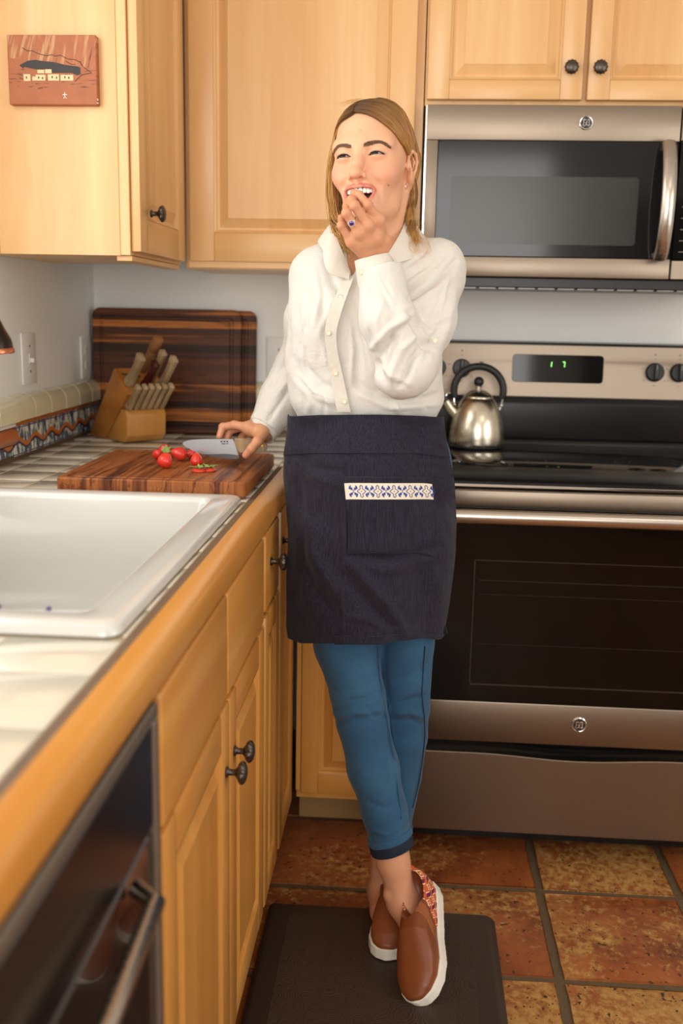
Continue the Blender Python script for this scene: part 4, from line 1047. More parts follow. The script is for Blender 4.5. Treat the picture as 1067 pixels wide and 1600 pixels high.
# ---- head frame
def rot(ax, deg): return np.array(Matrix.Rotation(math.radians(deg), 3, ax))
HR = rot('Z', -17) @ rot('Y', -3.2) @ rot('X', -3)
EYE = AT(561.5, 242.5, -1.052)
HO = EYE - HR @ npa((0, -.083, 0))
HL = lambda *p: HO + HR @ npa(p)
NECK0 = AT(590, 392, -.925)
def build_head():
    h = .00115
    lo = HO + npa((-.10, -.145, -.25)); hi = HO + npa((.13, .13, .14))
    v = Vol(lo, hi, h)
    E = lambda c, r, k=.01, op='add', R=None: v.ell(HL(*c), r, k, op, HR if R is None else HR @ R)
    K = lambda a, b, ra, rb, k=.01, op='add': v.cone(HL(*a), HL(*b), ra, rb, k, op)
    E((0, .020, .032), (.0635, .087, .077))
    E((0, -.030, .042), (.0560, .056, .052), .03)
    E((0, -.026, -.018), (.0562, .055, .070), .03)
    E((0, -.040, -.062), (.0400, .043, .046), .03)
    for s in (-1, 1):
        K((s*.0345, .000, -.052), (s*.0315, -.022, -.078), .013, .012, .022)
        K((s*.0315, -.022, -.078), (s*.016, -.068, -.100), .013, .013, .022)
    E((0, -.073, -.099), (.019, .016, .014), .018)
    for s in (-1, 1):
        E((s*.0375, -.059, -.030), (.0225, .022, .0205), .018)       # raised cheeks
        E((s*.0450, -.042, -.014), (.013, .022, .018), .02)
        K((s*.012, -.0790, .0190), (s*.046, -.0670, .0200), .0100, .0085, .022)
    E((0, -.071, -.066), (.030, .026, .030), .024)                # muzzle
    for s in (-1, 1):
        E((s*.0295, -.0975, .0005), (.0185, .0155, .0100), .014, 'sub')
        E((s*.0305, -.0722, .0), (.0142, .0142, .0130), .006)
    # nose
    K((0, -.080, .012), (0, -.0930, -.014), .0072, .0078, .014)
    K((0, -.0930, -.014), (0, -.1035, -.032), .0078, .0092, .010)
    E((0, -.1050, -.0345), (.0100, .0095, .0086), .006)
    for s in (-1, 1):
        E((s*.0142, -.0930, -.0375), (.0076, .0090, .0074), .006)
    K((0, -.098, -.046), (0, -.093, -.054), .0035, .003, .004)
    for s in (-1, 1):
        E((s*.0074, -.0995, -.0445), (.0046, .0062, .0052), .0018, 'sub')
    def aperture(s):
        def fn(gx, gy, gz):
            p = [gx-HO[0], gy-HO[1], gz-HO[2]]
            lx, ly, lz = [p[0]*HR[0, i]+p[1]*HR[1, i]+p[2]*HR[2, i] for i in range(3)]
            q = (lx*s-.0302)/.0150; par = 1-q*q
            return np.maximum(np.maximum(lz-(-.0012+.0046*par), (-.0012-.0002*par)-lz), ly+.066)*.8
        return fn
    for s in (-1, 1): v.fun(aperture(s), .0008, 'sub')
    # smile folds
    for s in (-1, 1):
        K((s*.0185, -.0925, -.036), (s*.034, -.083, -.053), .0046, .0056, .008, 'sub')
        K((s*.034, -.083, -.053), (s*.0405, -.075, -.076), .0054, .0030, .008, 'sub')
    K((-.010, -.094, -.092), (.010, -.094, -.092), .003, .003, .008, 'sub')
    # mouth: open D-shape
    for (x, z, rz) in ((0, -.0710, .0145), (.010, -.0700, .0135), (-.010, -.0700, .0135), (.0185, -.0670, .0100), (-.0185, -.0670, .0100)):
        E((x, -.094, z), (.0095, .026, rz), .003, 'sub')
    up = [(-.0280, -.0830, -.0595), (-.018, -.0915, -.0562), (-.006, -.0965, -.0548), (0, -.0962, -.0556), (.006, -.0965, -.0548), (.018, -.0915, -.0562), (.0280, -.0830, -.0595)]
    lo_ = [(-.0280, -.0830, -.0595), (-.0235, -.0860, -.0740), (-.011, -.0905, -.0845), (0, -.0920, -.0865), (.011, -.0905, -.0845), (.0235, -.0860, -.0740), (.0280, -.0830, -.0595)]
    v.chain([HL(*p) for p in up], [.0010, .0020, .0025, .0023, .0025, .0020, .0010], .0030)
    v.chain([HL(*p) for p in lo_], [.0012, .0028, .0038, .0042, .0038, .0028, .0012], .0035)
    # ears
    for s in (1, -1):
        Re = rot('Z', s*32) @ rot('Y', s*-6) @ rot('X', -8)
        E((s*0.0620, .010, -.010), (.0052, .0165, .0275), .006, 'add', Re)
        E((s*0.0690, .007, -.005), (.0040, .0090, .0165), .004, 'sub', Re)
        hx = [(s*0.0650, -.005, -.006), (s*0.0675, -.006, .008), (s*0.0705, .004, .0175), (s*0.0730, .017, .014), (s*0.0735, .0235, .002), (s*0.0710, .0205, -.013), (s*0.0670, .012, -.026)]
        v.chain([HL(*p) for p in hx], [.0024, .0026, .0029, .0030, .0029, .0030, .0042], .002)
        v.chain([HL(*p) for p in ((s*0.0685, .014, .009), (s*0.0700, .0160, .000), (s*0.0680, .012, -.012))], [.0016, .0022, .0022], .003)
        E((s*0.0660, .0065, -.0285), (.0036, .0068, .0072), .006)
        E((s*0.0640, -.0055, -.010), (.0028, .0032, .0050), .004)
        E((s*0.0665, .003, -.0125), (.004, .005, .0058), .003, 'sub')
    # neck and upper chest
    nb = npa(NECK0)
    v.cone(HL(0, .022, -.045), nb+npa((0, .02, -.01)), .038, .047, .02)
    v.cone(HL(.006, .0, -.075), nb+npa((0, -.012, -.01)), .036, .044, .02)
    for s in (-1, 1):
        v.cone(HL(s*.052, .022, -.035), nb+npa((s*.022, -.045, -.030)), .010, .007, .02)       # neck muscles
        v.cone(nb+npa((s*.018, -.050, -.042)), nb+npa((s*.11, -.02, -.020)), .009, .010, .02)   # collar bones
    v.ell(nb+npa((0, .01, -.085)), (.13, .078, .075), .04)
    V, F = v.mesh(); V = relax(V, F, 1, .4)
    L = (V-HO) @ HR
    # colour: skin, flushed cheeks, lips, mouth
    C = np.tile(SKINC, (len(V), 1))
    def tint(m, c):
        nonlocal C; C = C*(1-m[:, None]) + npa(c)*m[:, None]
    for s in (-1, 1):
        d = np.linalg.norm((L-npa((s*.042, -.062, -.032)))/npa((.030, .03, .024)), axis=1); tint(.40*np.exp(-d**2), srgb(222, 132, 106))
    d = np.linalg.norm((L-npa((0, -.104, -.036)))/.016, axis=1); tint(.22*np.exp(-d**2), srgb(214, 128, 100))
    mc = [npa((x, -.094, z)) for x, z in ((0, -.068), (.012, -.067), (-.012, -.067))]
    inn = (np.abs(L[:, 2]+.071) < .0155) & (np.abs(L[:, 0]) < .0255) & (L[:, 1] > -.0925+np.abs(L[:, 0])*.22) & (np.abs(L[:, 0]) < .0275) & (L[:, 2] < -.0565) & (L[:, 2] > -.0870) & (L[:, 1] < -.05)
    ul = np.minimum(poly_d(L, up), poly_d(L, [(p[0], p[1], p[2]+.0018) for p in up])); ll = poly_d(L, lo_)
    m = np.maximum(1-sm(.0026, .0040, ul), 1-sm(.0038, .0052, ll)); tint(m*.75, srgb(198, 96, 90))
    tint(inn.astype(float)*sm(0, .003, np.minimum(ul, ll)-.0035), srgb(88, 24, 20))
    for (x, z) in ((.021, .052),): pass
    for c_, r in (((.0045, -.092, .040), .0009), ((.0475, -.055, -.052), .0010)):
        d = np.linalg.norm(L[:, [0, 2]]-npa((c_[0], c_[2])), axis=1); tint((1-sm(r*.6, r*1.3, d))*(L[:, 1] < 0)*.8, srgb(70, 36, 26))
    return V, F, C
hv, hf, hcol = build_head()
# ---- hands: bones given as world points, skinned in one volume each
def hand_vol(fingers, palm, wrist, h=.0011, extra=None):
    "fingers: list of (points, radii); palm: list of (a, b, ra, rb)"
    allp = [p for f, _ in fingers for p in f] + [p for a, b, _, _ in palm for p in (a, b)]
    lo = np.min(allp, 0)-.024; hi = np.max(allp, 0)+.024
    v = Vol(lo, hi, h)
    for a, b, ra, rb in palm: v.cone(a, b, ra, rb, .008)
    f = v.f
    for pts, rs in fingers:
        w = Vol(lo, hi, h); w.chain(pts, rs, .0035)
        # knuckle swelling
        for p, r in zip(pts[1:-1], rs[1:-1]): w.ell(p, (r*1.01,)*3, .003)
        root = npa(pts[0]); g = np.sqrt(((v.ax[0].reshape(-1, 1, 1)-root[0])**2+(v.ax[1].reshape(1, -1, 1)-root[1])**2+(v.ax[2].reshape(1, 1, -1)-root[2])**2))
        k = (.0015+.0085*np.exp(-(g/.022)**2)).astype(np.float32)
        hh = np.clip(k-np.abs(v.f-w.f), 0, None)/k; v.f = np.minimum(v.f, w.f)-hh*hh*k*.25
    if extra: extra(v)
    V, F = v.mesh(); return relax(V, F, 1, .4), F
def hand_color(V, fingers, tips=True):
    C = np.tile(SKINC*npa((.86, .76, .70)), (len(V), 1))
    for pts, rs in fingers:
        for p in pts[1:-1]:
            d = np.linalg.norm(V-npa(p), axis=1); m = .28*np.exp(-(d/.009)**2); C = C*(1-m[:, None])+npa(srgb(206, 124, 94))*m[:, None]
        d = np.linalg.norm(V-npa(pts[-1]), axis=1); m = .35*np.exp(-(d/.010)**2); C = C*(1-m[:, None])+npa(srgb(226, 140, 116))*m[:, None]
    return C
# left hand, raised to the mouth (back of the hand towards the camera)
Lw = AT(586, 408, -1.078)
Lf = [([AT(592, 344, -1.126), AT(574, 320, -1.144), AT(561, 305, -1.122), AT(552, 301, -1.104)], [.0090, .0078, .0070, .0062]),
      ([AT(575, 352, -1.136), AT(554, 321, -1.152), AT(549, 312, -1.130), AT(556, 312, -1.108)], [.0092, .0080, .0072, .0064]),
      ([AT(561, 364, -1.134), AT(541, 333, -1.152), AT(542, 322, -1.126), AT(552, 322, -1.104)], [.0088, .0076, .0070, .0060]),
      ([AT(549, 378, -1.126), AT(533, 352, -1.140), AT(534, 341, -1.116), AT(546, 338, -1.098)], [.0080, .0068, .0060, .0054]),
      ([AT(598, 384, -1.094), AT(592, 350, -1.098), AT(578, 332, -1.094), AT(566, 320, -1.090)], [.0125, .0100, .0090, .0075])]
Lp = [(Lw, Lf[0][0][0], .0180, .0108), (Lw, Lf[1][0][0], .0180, .0112), (Lw, Lf[2][0][0], .0170, .0108), (Lw, Lf[3][0][0], .0160, .0096), (Lw, AT(582, 372, -1.108), .018, .0160),
      (Lw, AT(600, 376, -1.100), .017, .0125), (Lw, AT(584, 450, -1.08), .021, .026), (AT(586, 372, -1.118), AT(560, 380, -1.118), .0135, .012)]
LV, LF_ = hand_vol(Lf, Lp, Lw)
LC = hand_color(LV, Lf)
# right hand, holding the knife on the board
KY = -.845                                                      # depth of the knife
Rw = AT(412, 672, -.800)
Rf = [([AT(388, 668, -.822), AT(366, 664, -.810), AT(348, 667, -.802), AT(343, 682, -.812)], [.0105, .0088, .0080, .0070]),
      ([AT(392, 666, -.810), AT(372, 668, -.792), AT(358, 674, -.790), AT(354, 688, -.800)], [.0105, .0090, .0082, .0072]),
      ([AT(402, 665, -.800), AT(386, 670, -.770), AT(378, 684, -.780), AT(380, 694, -.805)], [.0096, .0084, .0076, .0066]),
      ([AT(410, 670, -.790), AT(400, 676, -.765), AT(396, 688, -.785), AT(398, 696, -.808)], [.0088, .0076, .0068, .0060]),
      ([AT(411, 676, -.836), AT(402, 690, -.872), AT(393, 701, -.880), AT(384, 711, -.876)], [.0135, .0100, .0088, .0076])]
Rp = [(Rw, Rf[0][0][0], .0210, .0125), (Rw, Rf[1][0][0], .0210, .0125), (Rw, Rf[2][0][0], .020, .0120), (Rw, Rf[3][0][0], .0185, .0110),
      (Rw, AT(404, 674, -.830), .020, .0170), (Rw, AT(432, 640, -.775), .0225, .026), (AT(392, 672, -.815), AT(405, 677, -.800), .015, .015)]
RV, RF_ = hand_vol(Rf, Rp, Rw)
RC = hand_color(RV, Rf)

# ---- legs below the jeans, seen at the ankles
def px_r(px, P):     # pixels -> metres at world point P
    return px*float((Vector(P)-Vector((CX, CY, CZ))).dot(_f))/FPX
AK1 = AT(612, 1345, -1.075); AK2 = AT(634, 1412, -1.075)
FOOT_H = AT(664, 1405, -1.045); FOOT_T = npa(atz(655, 1562, .030))
vl = Vol(np.minimum(AT(560, 1250, -1.1), AT(640, 1600, -1.3))-.03, AT(700, 1240, -.85)+.05, .0022)
vl.cone(AT(607, 1280, -1.068), AT(614, 1345, -1.07), .036, .0300, .02)
vl.cone(AT(614, 1345, -1.07), AT(630, 1408, -1.075), .0300, .0300, .02)
vl.cone(AT(630, 1408, -1.075), AT(652, 1470, -1.14), .030, .022, .02)
vl.cone(AT(632, 1408, -1.070), AT(655, 1400, -1.045), .026, .022, .02)
vl.ell(AT(606, 1398, -1.085), (.008, .010, .011), .012)
BKA = AT(598, 1392, -.935)
vl.cone(AT(606, 1300, -.955), BKA, .034, .029, .02)
vl.cone(BKA, AT(598, 1425, -1.0), .031, .028, .02)
AV, AF = vl.mesh()
# lower body under the clothes, so the figure is one person from neck to ankle
vb = Vol((.55, -1.22, .10), (1.12, -.66, 1.45), .006)
vb.ell(AT(588, 450, -.93), (.130, .070, .09), .05); vb.ell(AT(575, 540, -.935), (.115, .070, .12), .05); vb.ell(AT(573, 640, -.93), (.115, .070, .10), .05)
vb.ell(AT(580, 750, -.925), (.135, .075, .10), .05)
vb.chain([AT(530, 840, -.955), AT(541, 1005, -.99), AT(562, 1110, -1.025), AT(583, 1200, -1.045), AT(606, 1280, -1.062)], [.060, .046, .036, .034, .032], .03)
vb.chain([AT(640, 840, -.945), AT(633, 1005, -.958), AT(634, 1110, -.965), AT(626, 1210, -.956), AT(612, 1290, -.948)], [.058, .044, .034, .032, .030], .03)
vb.chain([AT(678, 425, -.95), AT(640, 572, -1.09), AT(592, 440, -1.085)], [.030, .028, .022], .02)
vb.chain([AT(500, 432, -.91), AT(484, 500, -.82), AT(468, 575, -.735), AT(420, 655, -.79)], [.030, .028, .028, .022], .02)
TV, TF = vb.mesh()
def join(parts):
    V, F, C, o = [], [], [], 0
    for v_, f_, c_ in parts:
        V.append(v_); F.append(f_+o); C.append(c_ if c_ is not None else np.tile(SKINC, (len(v_), 1))); o += len(v_)
    return np.concatenate(V), np.concatenate(F), np.concatenate(C)
AC = np.tile(SKINC*npa((.86, .78, .74)), (len(AV), 1))
bV, bF, bC = join([(hv, hf, hcol), (LV, LF_, LC), (RV, RF_, RC), (AV, AF, AC), (TV, TF, None)])
body = npmesh('body', bV, bF, SKIN, woman, col=bC)

# ---- face details
HLoc = (hv-HO) @ HR
FR = HLoc[:, 1] < 0
FX_, FY_, FZ_ = HLoc[FR, 0], HLoc[FR, 1], HLoc[FR, 2]
def surf(x, z, off=0.0):
    "point on the front of the face at local x, z"
    d = (FX_-x)**2+(FZ_-z)**2; i = np.argsort(d)[:6]; i = i[FY_[i] < FY_[i].min()+.006]
    return HL(x, FY_[i].mean()-off, z)
IRIS = NT('eye'); P_ = IRIS.obj(); IRIS.set(rough=.3, spec=.25, coat=.08, croug=.02)
for s in (-1, 1):
    c = HL(s*.0305, -.0722, .0)
    gz = HR @ npa((-.13, -1, .10)); gz /= np.linalg.norm(gz)
    bm = bmesh.new(); bmesh.ops.create_uvsphere(bm, u_segments=40, v_segments=32, radius=.0126)
    me = bpy.data.meshes.new('eye'); bm.to_mesh(me); bm.free(); me.shade_smooth()
    e = bpy.data.objects.new('eye', me); COL.objects.link(e); e.parent = woman
    q = Vector(gz).to_track_quat('Z', 'Y'); e.matrix_parent_inverse = Matrix.Identity(4)
    e.location = Vector(c)-woman.location; e.rotation_euler = q.to_euler()
    me.materials.append(IRIS.m)
z_ = IRIS.xyz(P_)[2]
col = IRIS.ramp(z_, [(.0, srgb(222, 214, 208)), (.01108, srgb(222, 214, 208))]) if False else None
zz = IRIS.math('DIVIDE', z_, .0126)
c1_ = IRIS.mix(IRIS.math('GREATER_THAN', zz, .865), srgb(186, 174, 168), srgb(26, 16, 10))
c2_ = IRIS.mix(IRIS.math('GREATER_THAN', zz, .885), c1_, srgb(52, 30, 18))
c3_ = IRIS.mix(IRIS.math('GREATER_THAN', zz, .975), c2_, (.004, .004, .004)); IRIS.set(col=c3_)
LASH = simple('lash', srgb(34, 20, 14), .5); BROW = simple('brow_hair', srgb(118, 84, 62), .7)
def strand_mesh(name, strands, mat, parent, col=None, tri=3):
    "strands: list of (points Nx3, radii N)"
    V, F, C, o = [], [], [], 0
    for si, (P, R) in enumerate(strands):
        P = np.asarray(P); n = len(P); T = np.gradient(P, axis=0); T /= np.maximum(np.linalg.norm(T, axis=1), 1e-9)[:, None]
        a = np.cross(T, npa((.3, .2, 1.))); a /= np.maximum(np.linalg.norm(a, axis=1), 1e-9)[:, None]; b = np.cross(T, a)
        ring = [P + (a*math.cos(2*PI*k/tri)+b*math.sin(2*PI*k/tri))*np.asarray(R)[:, None] for k in range(tri)]
        V.append(np.stack(ring, 1).reshape(-1, 3))
        i = np.arange(n-1)[:, None]*tri; k = np.arange(tri)[None]; k2 = (k+1) % tri
        F.append(np.stack([i+k, i+k2, i+tri+k2, i+tri+k], -1).reshape(-1, 4)+o); o += n*tri
        if col is not None: C.append(np.repeat(col[si], tri, 0))
    return npmesh(name, np.concatenate(V), np.concatenate(F), mat, parent, col=np.concatenate(C) if col is not None else None)
rb = random.Random(3)
for s in (-1, 1):
    st = []
    for k in range(460):
        t = rb.random(); x = .011+.040*t; arch = .0135+.0058*math.sin(min(1, t/.72)*PI/2)-(.0085*max(0, (t-.62)/.38)**1.5)
        w = .0042*(1-.60*t)*(.6+.4*min(1, t*6)); z = arch+rb.uniform(-w, w)
        L = .0055; dx = L*(.55+.5*t); dz = L*(.65-1.0*t)*(1 if z < arch else .35)
        st.append((np.array([surf(s*(x+dx*u), z+dz*u, .0004+.0006*math.sin(PI*u)) for u in (0, .5, 1)]), [.00024, .00022, .00006]))
    strand_mesh('eyebrow', st, BROW, woman)
    st = []; lid = []
    ec = npa((s*.0305, -.0722, 0.))
    def lidp(q, up, rr=.0137):
        x = .0302+.0150*q; z = (-.0012+.0046*(1-q*q)) if up else (-.0012-.0002*(1-q*q))
        y = ec[1]-math.sqrt(max(rr**2-(x-.0305)**2-z**2, 1e-8)); return npa((s*x, y, z))
    P = np.array([HL(*lidp(q, True, .0140)) for q in np.linspace(-.97, 1.0, 16)]); lid.append((P, [.0006]+[.00125]*14+[.0010]))
    lid.append((np.array([HL(*lidp(q, False, .0140)) for q in np.linspace(-.8, .98, 10)]), [.00036]*10))
    for q in np.linspace(-.75, 1.05, 26):
        p = lidp(min(q, 1), True, .0140); L = .0033*(.7+.3*(q+1)/2)
        pts = [HL(*(p+npa((s*L*.45*q*u, -L*.75*u*(1-.3*u), L*(.10*u+.75*u*u))))) for u in (0, .35, .7, 1)]; st.append((np.array(pts), [.00032, .00028, .0002, .00006]))
    strand_mesh('eyelashes', lid+st, LASH, woman)
# teeth: upper row, each a rounded crown on the dental arch
TOOTH = simple('tooth_enamel', srgb(244, 240, 230), .16, 0, coat=.4)
mb = MB(); arc = lambda a: (math.sin(a)*.0270, -.0905+.024*(1-math.cos(a)))
for k in range(-5, 5):
    q_ = min(4, int(abs(k+.5))); a = math.copysign((.0040, .0112, .0176, .0238, .0298)[q_], k+.5)/.0270; w = (.0080, .0064, .0068, .0060, .0058)[q_]; hgt = (.0108, .0094, .0098, .0086, .0078)[q_]
    x, y = arc(a); ca_, sa_ = math.cos(a*.9), math.sin(a*.9)
    vs_ = bmesh.ops.create_uvsphere(mb.bm, u_segments=12, v_segments=8, radius=1)['verts']
    for v_ in vs_:
        q = v_.co; f_ = lambda t: math.copysign(abs(t)**.6, t)
        X_, Y_, Z_ = f_(q.x)*w*.5, f_(q.y)*.0030, f_(q.z)*hgt*.5
        v_.co = Vector((x+X_*ca_-Y_*sa_, y+X_*sa_+Y_*ca_, -.0590-hgt*.30+Z_))
for v_ in mb.bm.verts: v_.co = Vector(HL(*v_.co))
mb.build('teeth', TOOTH, woman, smooth=True, recalc=True)
mb = MB().ball((0, 0, 0), 1, 16, 10)
for v_ in mb.bm.verts: v_.co = Vector(HL(v_.co.x*.016, -.078+v_.co.y*.014, -.0800+v_.co.z*.0050))
mb.build('tongue', simple('tongue', srgb(150, 62, 54), .3), woman, smooth=True)
# bitten strawberry held between the lips and the fingertips
sb = AT(560, 309, -1.096)
sbt = thing('strawberry', tuple(sb), 'red strawberry held between her fingers at her open mouth', 'strawberry')
mb = MB(); r_ = .0115
mb.lathe([(a*r_, b*r_) for a, b in [(.01, -1.25), (.12, -1.22), (.38, -1.06), (.66, -.74), (.88, -.33), (1.0, .1), (.98, .45), (.78, .78), (.38, .97), (.02, 1.0)]], n=20)
mb.build('fruit', BERRY, sbt, xf=Matrix.Translation(sb) @ Matrix.Rotation(1.2, 4, 'Y'), recalc=True)

# earring, necklace, ring
GOLD = simple('gold', srgb(220, 180, 104), .2, 1.0); SILV = simple('white_gold', srgb(232, 230, 226), .12, 1.0); SAPH = simple('deep_blue_stone', srgb(38, 20, 120), .05, 0, coat=1.0, spec=.9)
ep = HL(.0620, -.0055, -.044)
MB().tube([ep+npa((.0062*math.cos(a)*.3, -.0062*math.cos(a), .0062*math.sin(a))) for a in [2*PI*k/16 for k in range(17)]], .0007, 6, cap=False).build('earring', SILV, woman)
# collar-bone chain follows the skin
def near_skin(px, py):
    o = npa((CX, CY, CZ)); d = AT(px, py, -1.0)-o; d /= np.linalg.norm(d)
    w = hv-o; t = w@d; dist = np.linalg.norm(w-t[:, None]*d, axis=1); m = dist < .004
    if not m.any(): return AT(px, py, -.98)
    i = np.where(m)[0]; tt = t[i].min(); return o+d*(tt-.0008)
nk = [near_skin(x, y) for x, y in ((531, 372), (535, 380), (542, 388), (549, 394), (556, 398), (563, 400))]
MB().tube(nk, .0007, 6).build('necklace', GOLD, woman)
# ring on the ring finger of the raised hand
a_, b_ = npa(Lf[2][0][0]), npa(Lf[2][0][1]); fc = a_+(b_-a_)*.62; fd = (b_-a_)/np.linalg.norm(b_-a_)
toC = npa((CX, CY, CZ))-fc; e1 = toC-fd*(toC@fd); e1 /= np.linalg.norm(e1); e2 = np.cross(fd, e1)
rg_ = MB().tube([fc+(e1*math.cos(a)+e2*math.sin(a))*.0093 for a in [2*PI*k/24 for k in range(25)]], .0008, 6, cap=False).build('ring', SILV, woman)
cs = fc+e1*.0108+e2*(-.002)
X = Matrix.Translation(cs) @ Vector(e1).to_track_quat('Z', 'Y').to_matrix().to_4x4()
MB().lathe([(.0034, 0), (.0044, .0012), (.0040, .0022), (.0024, .003), (.0003, .0031)], n=10).build('gem', SAPH, rg_, xf=X, recalc=True, smooth=False)
mb = MB()
for k in range(12):
    a = 2*PI*k/12; mb.ball((.0052*math.cos(a), .0052*math.sin(a), .001), .00095, 8, 6)
mb.build('halo_stones', simple('clear_stones', srgb(240, 240, 245), .08, .6), rg_, xf=X)
# ---- hair: a scalp volume and many individual locks combed from the parting
def hair_mat():
    t = NT('hair'); a = t.node('ShaderNodeVertexColor', layer_name='Col').outputs[0]
    t.set(col=a, rough=.42, spec=.32, aniso=.4); return t.m
HAIR = hair_mat()
HROOT, HMID, HTIP = npa(srgb(92, 60, 32)), npa(srgb(166, 116, 58)), npa(srgb(212, 164, 98))
hvol = Vol(HO+npa((-.13, -.13, -.17)), HO+npa((.13, .15, .14)), .0022)
hvol.ell(HL(0, .024, .034), (.0620, .086, .0785), .01, R=HR)
hvol.ell(HL(0, -.030, .042), (.0600, .0585, .0545), .02, R=HR)
hvol.chain([HL(.032, .040, .02), HL(.034, .048, -.05), HL(.036, .045, -.12)], [.028, .024, .016], .03)
hvol.chain([HL(-.034, .040, .02), HL(-.036, .046, -.05), HL(-.036, .046, -.11)], [.032, .024, .014], .03)
hvol.ell(HL(0, .056, -.05), (.046, .032, .07), .03, R=HR)
# open the face: hairline plane slanting from the forehead to behind the ears
hvol.half(HL(0, -.060, .070), HR @ npa((0, -1, -.60)), .006)
hvol.half(HL(0, .006, 0), HR @ npa((0, -1, .15)), .01)
sV, sF = hvol.mesh(); sV = relax(sV, sF, 2)
scol = np.tile((HROOT+HMID)*.42, (len(sV), 1))
hair_o = npmesh('hair', sV, sF, HAIR, woman, col=scol)
def bez(K, n=16):
    "Catmull-Rom through the key points"
    K = np.array(K); P = np.vstack([2*K[0]-K[1], K, 2*K[-1]-K[-2]]); out = []
    m = len(K)-1
    for u in np.linspace(0, m-1e-6, n):
        i = int(u); t = u-i; p0, p1, p2, p3 = P[i:i+4]
        out.append(.5*((2*p1)+(-p0+p2)*t+(2*p0-5*p1+4*p2-p3)*t*t+(-p0+3*p1-3*p2+p3)*t**3))
    return np.array(out)
rh = random.Random(11)
def ellp(x, y, off=0.0):     # height of the skull under local x, y
    q = 1-(x/(.0645+off))**2-((y-.022)/(.0875+off))**2; q2 = 1-(x/(.0570+off))**2-((y+.030)/(.0565+off))**2
    return max(.033+(.0780+off)*math.sqrt(max(q, .0)), .042+(.0525+off)*math.sqrt(max(q2, 0)))
from mathutils.kdtree import KDTree
_hn = normals(hv, hf); _ix = np.arange(0, len(hv), 3); kd_ = KDTree(len(_ix))
for q, i_ in enumerate(_ix): kd_.insert(hv[i_], q)
kd_.balance()
strands, hcols = [], []
def add(K, r0=.00078, n=18, tone=0., gold=0.):
    P = bez([HL(*k) for k in K], n); u = np.linspace(0, 1, n); gap = .0012+.0050*((len(strands)*.618) % 1)
    for i_ in range(n):
        co, q, d_ = kd_.find(P[i_])
        if d_ < .02:
            nn_ = _hn[_ix[q]]; sd = (P[i_]-np.array(co))@nn_
            if sd < gap: P[i_] = P[i_]+nn_*(gap-sd)
    P[1:-1] = (P[:-2]+2*P[1:-1]+P[2:])/4
    R = r0*(1-.75*u**3)*np.minimum(1, .5+u*6)
    c = HROOT[None]*(1-sm(.02, .42, u))[:, None]+HMID[None]*(sm(.02, .42, u)*(1-sm(.42, .95, u)))[:, None]+HTIP[None]*(sm(.42, .95, u))[:, None]
    c = c*(1+tone)+(HTIP-HMID)[None]*gold*sm(.05, .4, u)[:, None]
    strands.append((P, R)); hcols.append(np.clip(c, 0, 1))
lerp = lambda a, b, t: a+(b-a)*t
for k in range(3200):          # her left side: swept over the forehead, tucked behind the ear
    t = rh.random()**.9; j = lambda s_: rh.uniform(-s_, s_)
    y0 = lerp(-.077, .085, t); x0 = -.010+j(.0015)
    off = .0015+.0065*rh.random()
    xa, ya = .032, lerp(-.072, .092, t)
    xb, yb = .0525, lerp(-.052, .096, t)
    P = [(x0, y0, ellp(x0, y0, off*.4)), (lerp(x0, xa, .5), y0-.001, ellp(lerp(x0, xa, .5), y0, off)+.002), (xa, ya, ellp(xa, ya, off)+.001), (xb, yb, max(ellp(xb, yb, off), .030)+.000)]
    side = .0605+off*.9
    P += [(side-.003*t, lerp(-.010, .080, t), .024+.000*t+j(.002)), (side+.003-.008*t, lerp(.020, .082, t), -.002+j(.003))]
    ln = rh.uniform(.118, .158)
    fl = lerp(.026, .078, t); sp = j(.005)
    P += [(side-.005+sp-.022*t, fl+.004, -.045), (side-.006+sp-.030*t+j(.004), fl+.002+j(.004), -.085), (side+.000+sp-.026*t+j(.006), fl-.006+j(.006), -ln+.012), (side+.006+sp-.022*t+j(.010), fl-.008+j(.008), -ln-.016+j(.006))]
    if t < .42:                # front locks sweep low across the forehead and temple
        w_ = 1-float(sm(.10, .42, t)); F_ = [(-.010, -.078, .074), (.012, -.081, .071), (.034, -.074, .058), (.0500, -.058, .040), (.0600, -.030, .020), (.0660, -.002, .008)]
        for q in range(6): P[q] = tuple(F_[q][a]*w_+P[q][a]*(1-w_)+(j(.0012) if q else 0) for a in range(3))
    add(P, tone=rh.uniform(-.25, .2), gold=rh.choice([0, 0, .3, .6, -.3]))
for k in range(1700):          # her right side: falls forward past the cheek
    t = rh.random()**1.2; j = lambda s_: rh.uniform(-s_, s_)
    y0 = lerp(-.077, .085, t); x0 = -.012+j(.0015); off = .0015+.0065*rh.random()
    xa, ya = -.038, lerp(-.068, .085, t)
    side = -.0700-off
    P = [(x0, y0, ellp(x0, y0, off*.4)), (-.026, y0+.001, ellp(-.026, y0, off)+.001), (xa-.004, ya+.003, ellp(xa-.004, ya+.003, off)), (-.0575-off*.6, lerp(-.048, .075, t), lerp(.048, .062, t)), (side, lerp(-.036, .070, t), .014+j(.003))]
    ln = rh.uniform(.105, .150); sp = j(.004)
    fy = lerp(-.040, .065, t)
    P += [(side-.001+sp, fy, -.025), (side+.001+sp+j(.003), fy+j(.003), -.060), (side+.008+sp+j(.005), fy-.002+j(.004), -ln+.018), (side+.020+sp+j(.007), fy-.008+j(.006), -ln+.002), (side+.030+j(.010), fy-.012+j(.006), -ln-.006+j(.006))]
    add(P, tone=rh.uniform(-.2, .25), gold=rh.choice([0, .3, .5, .8, -.2]))
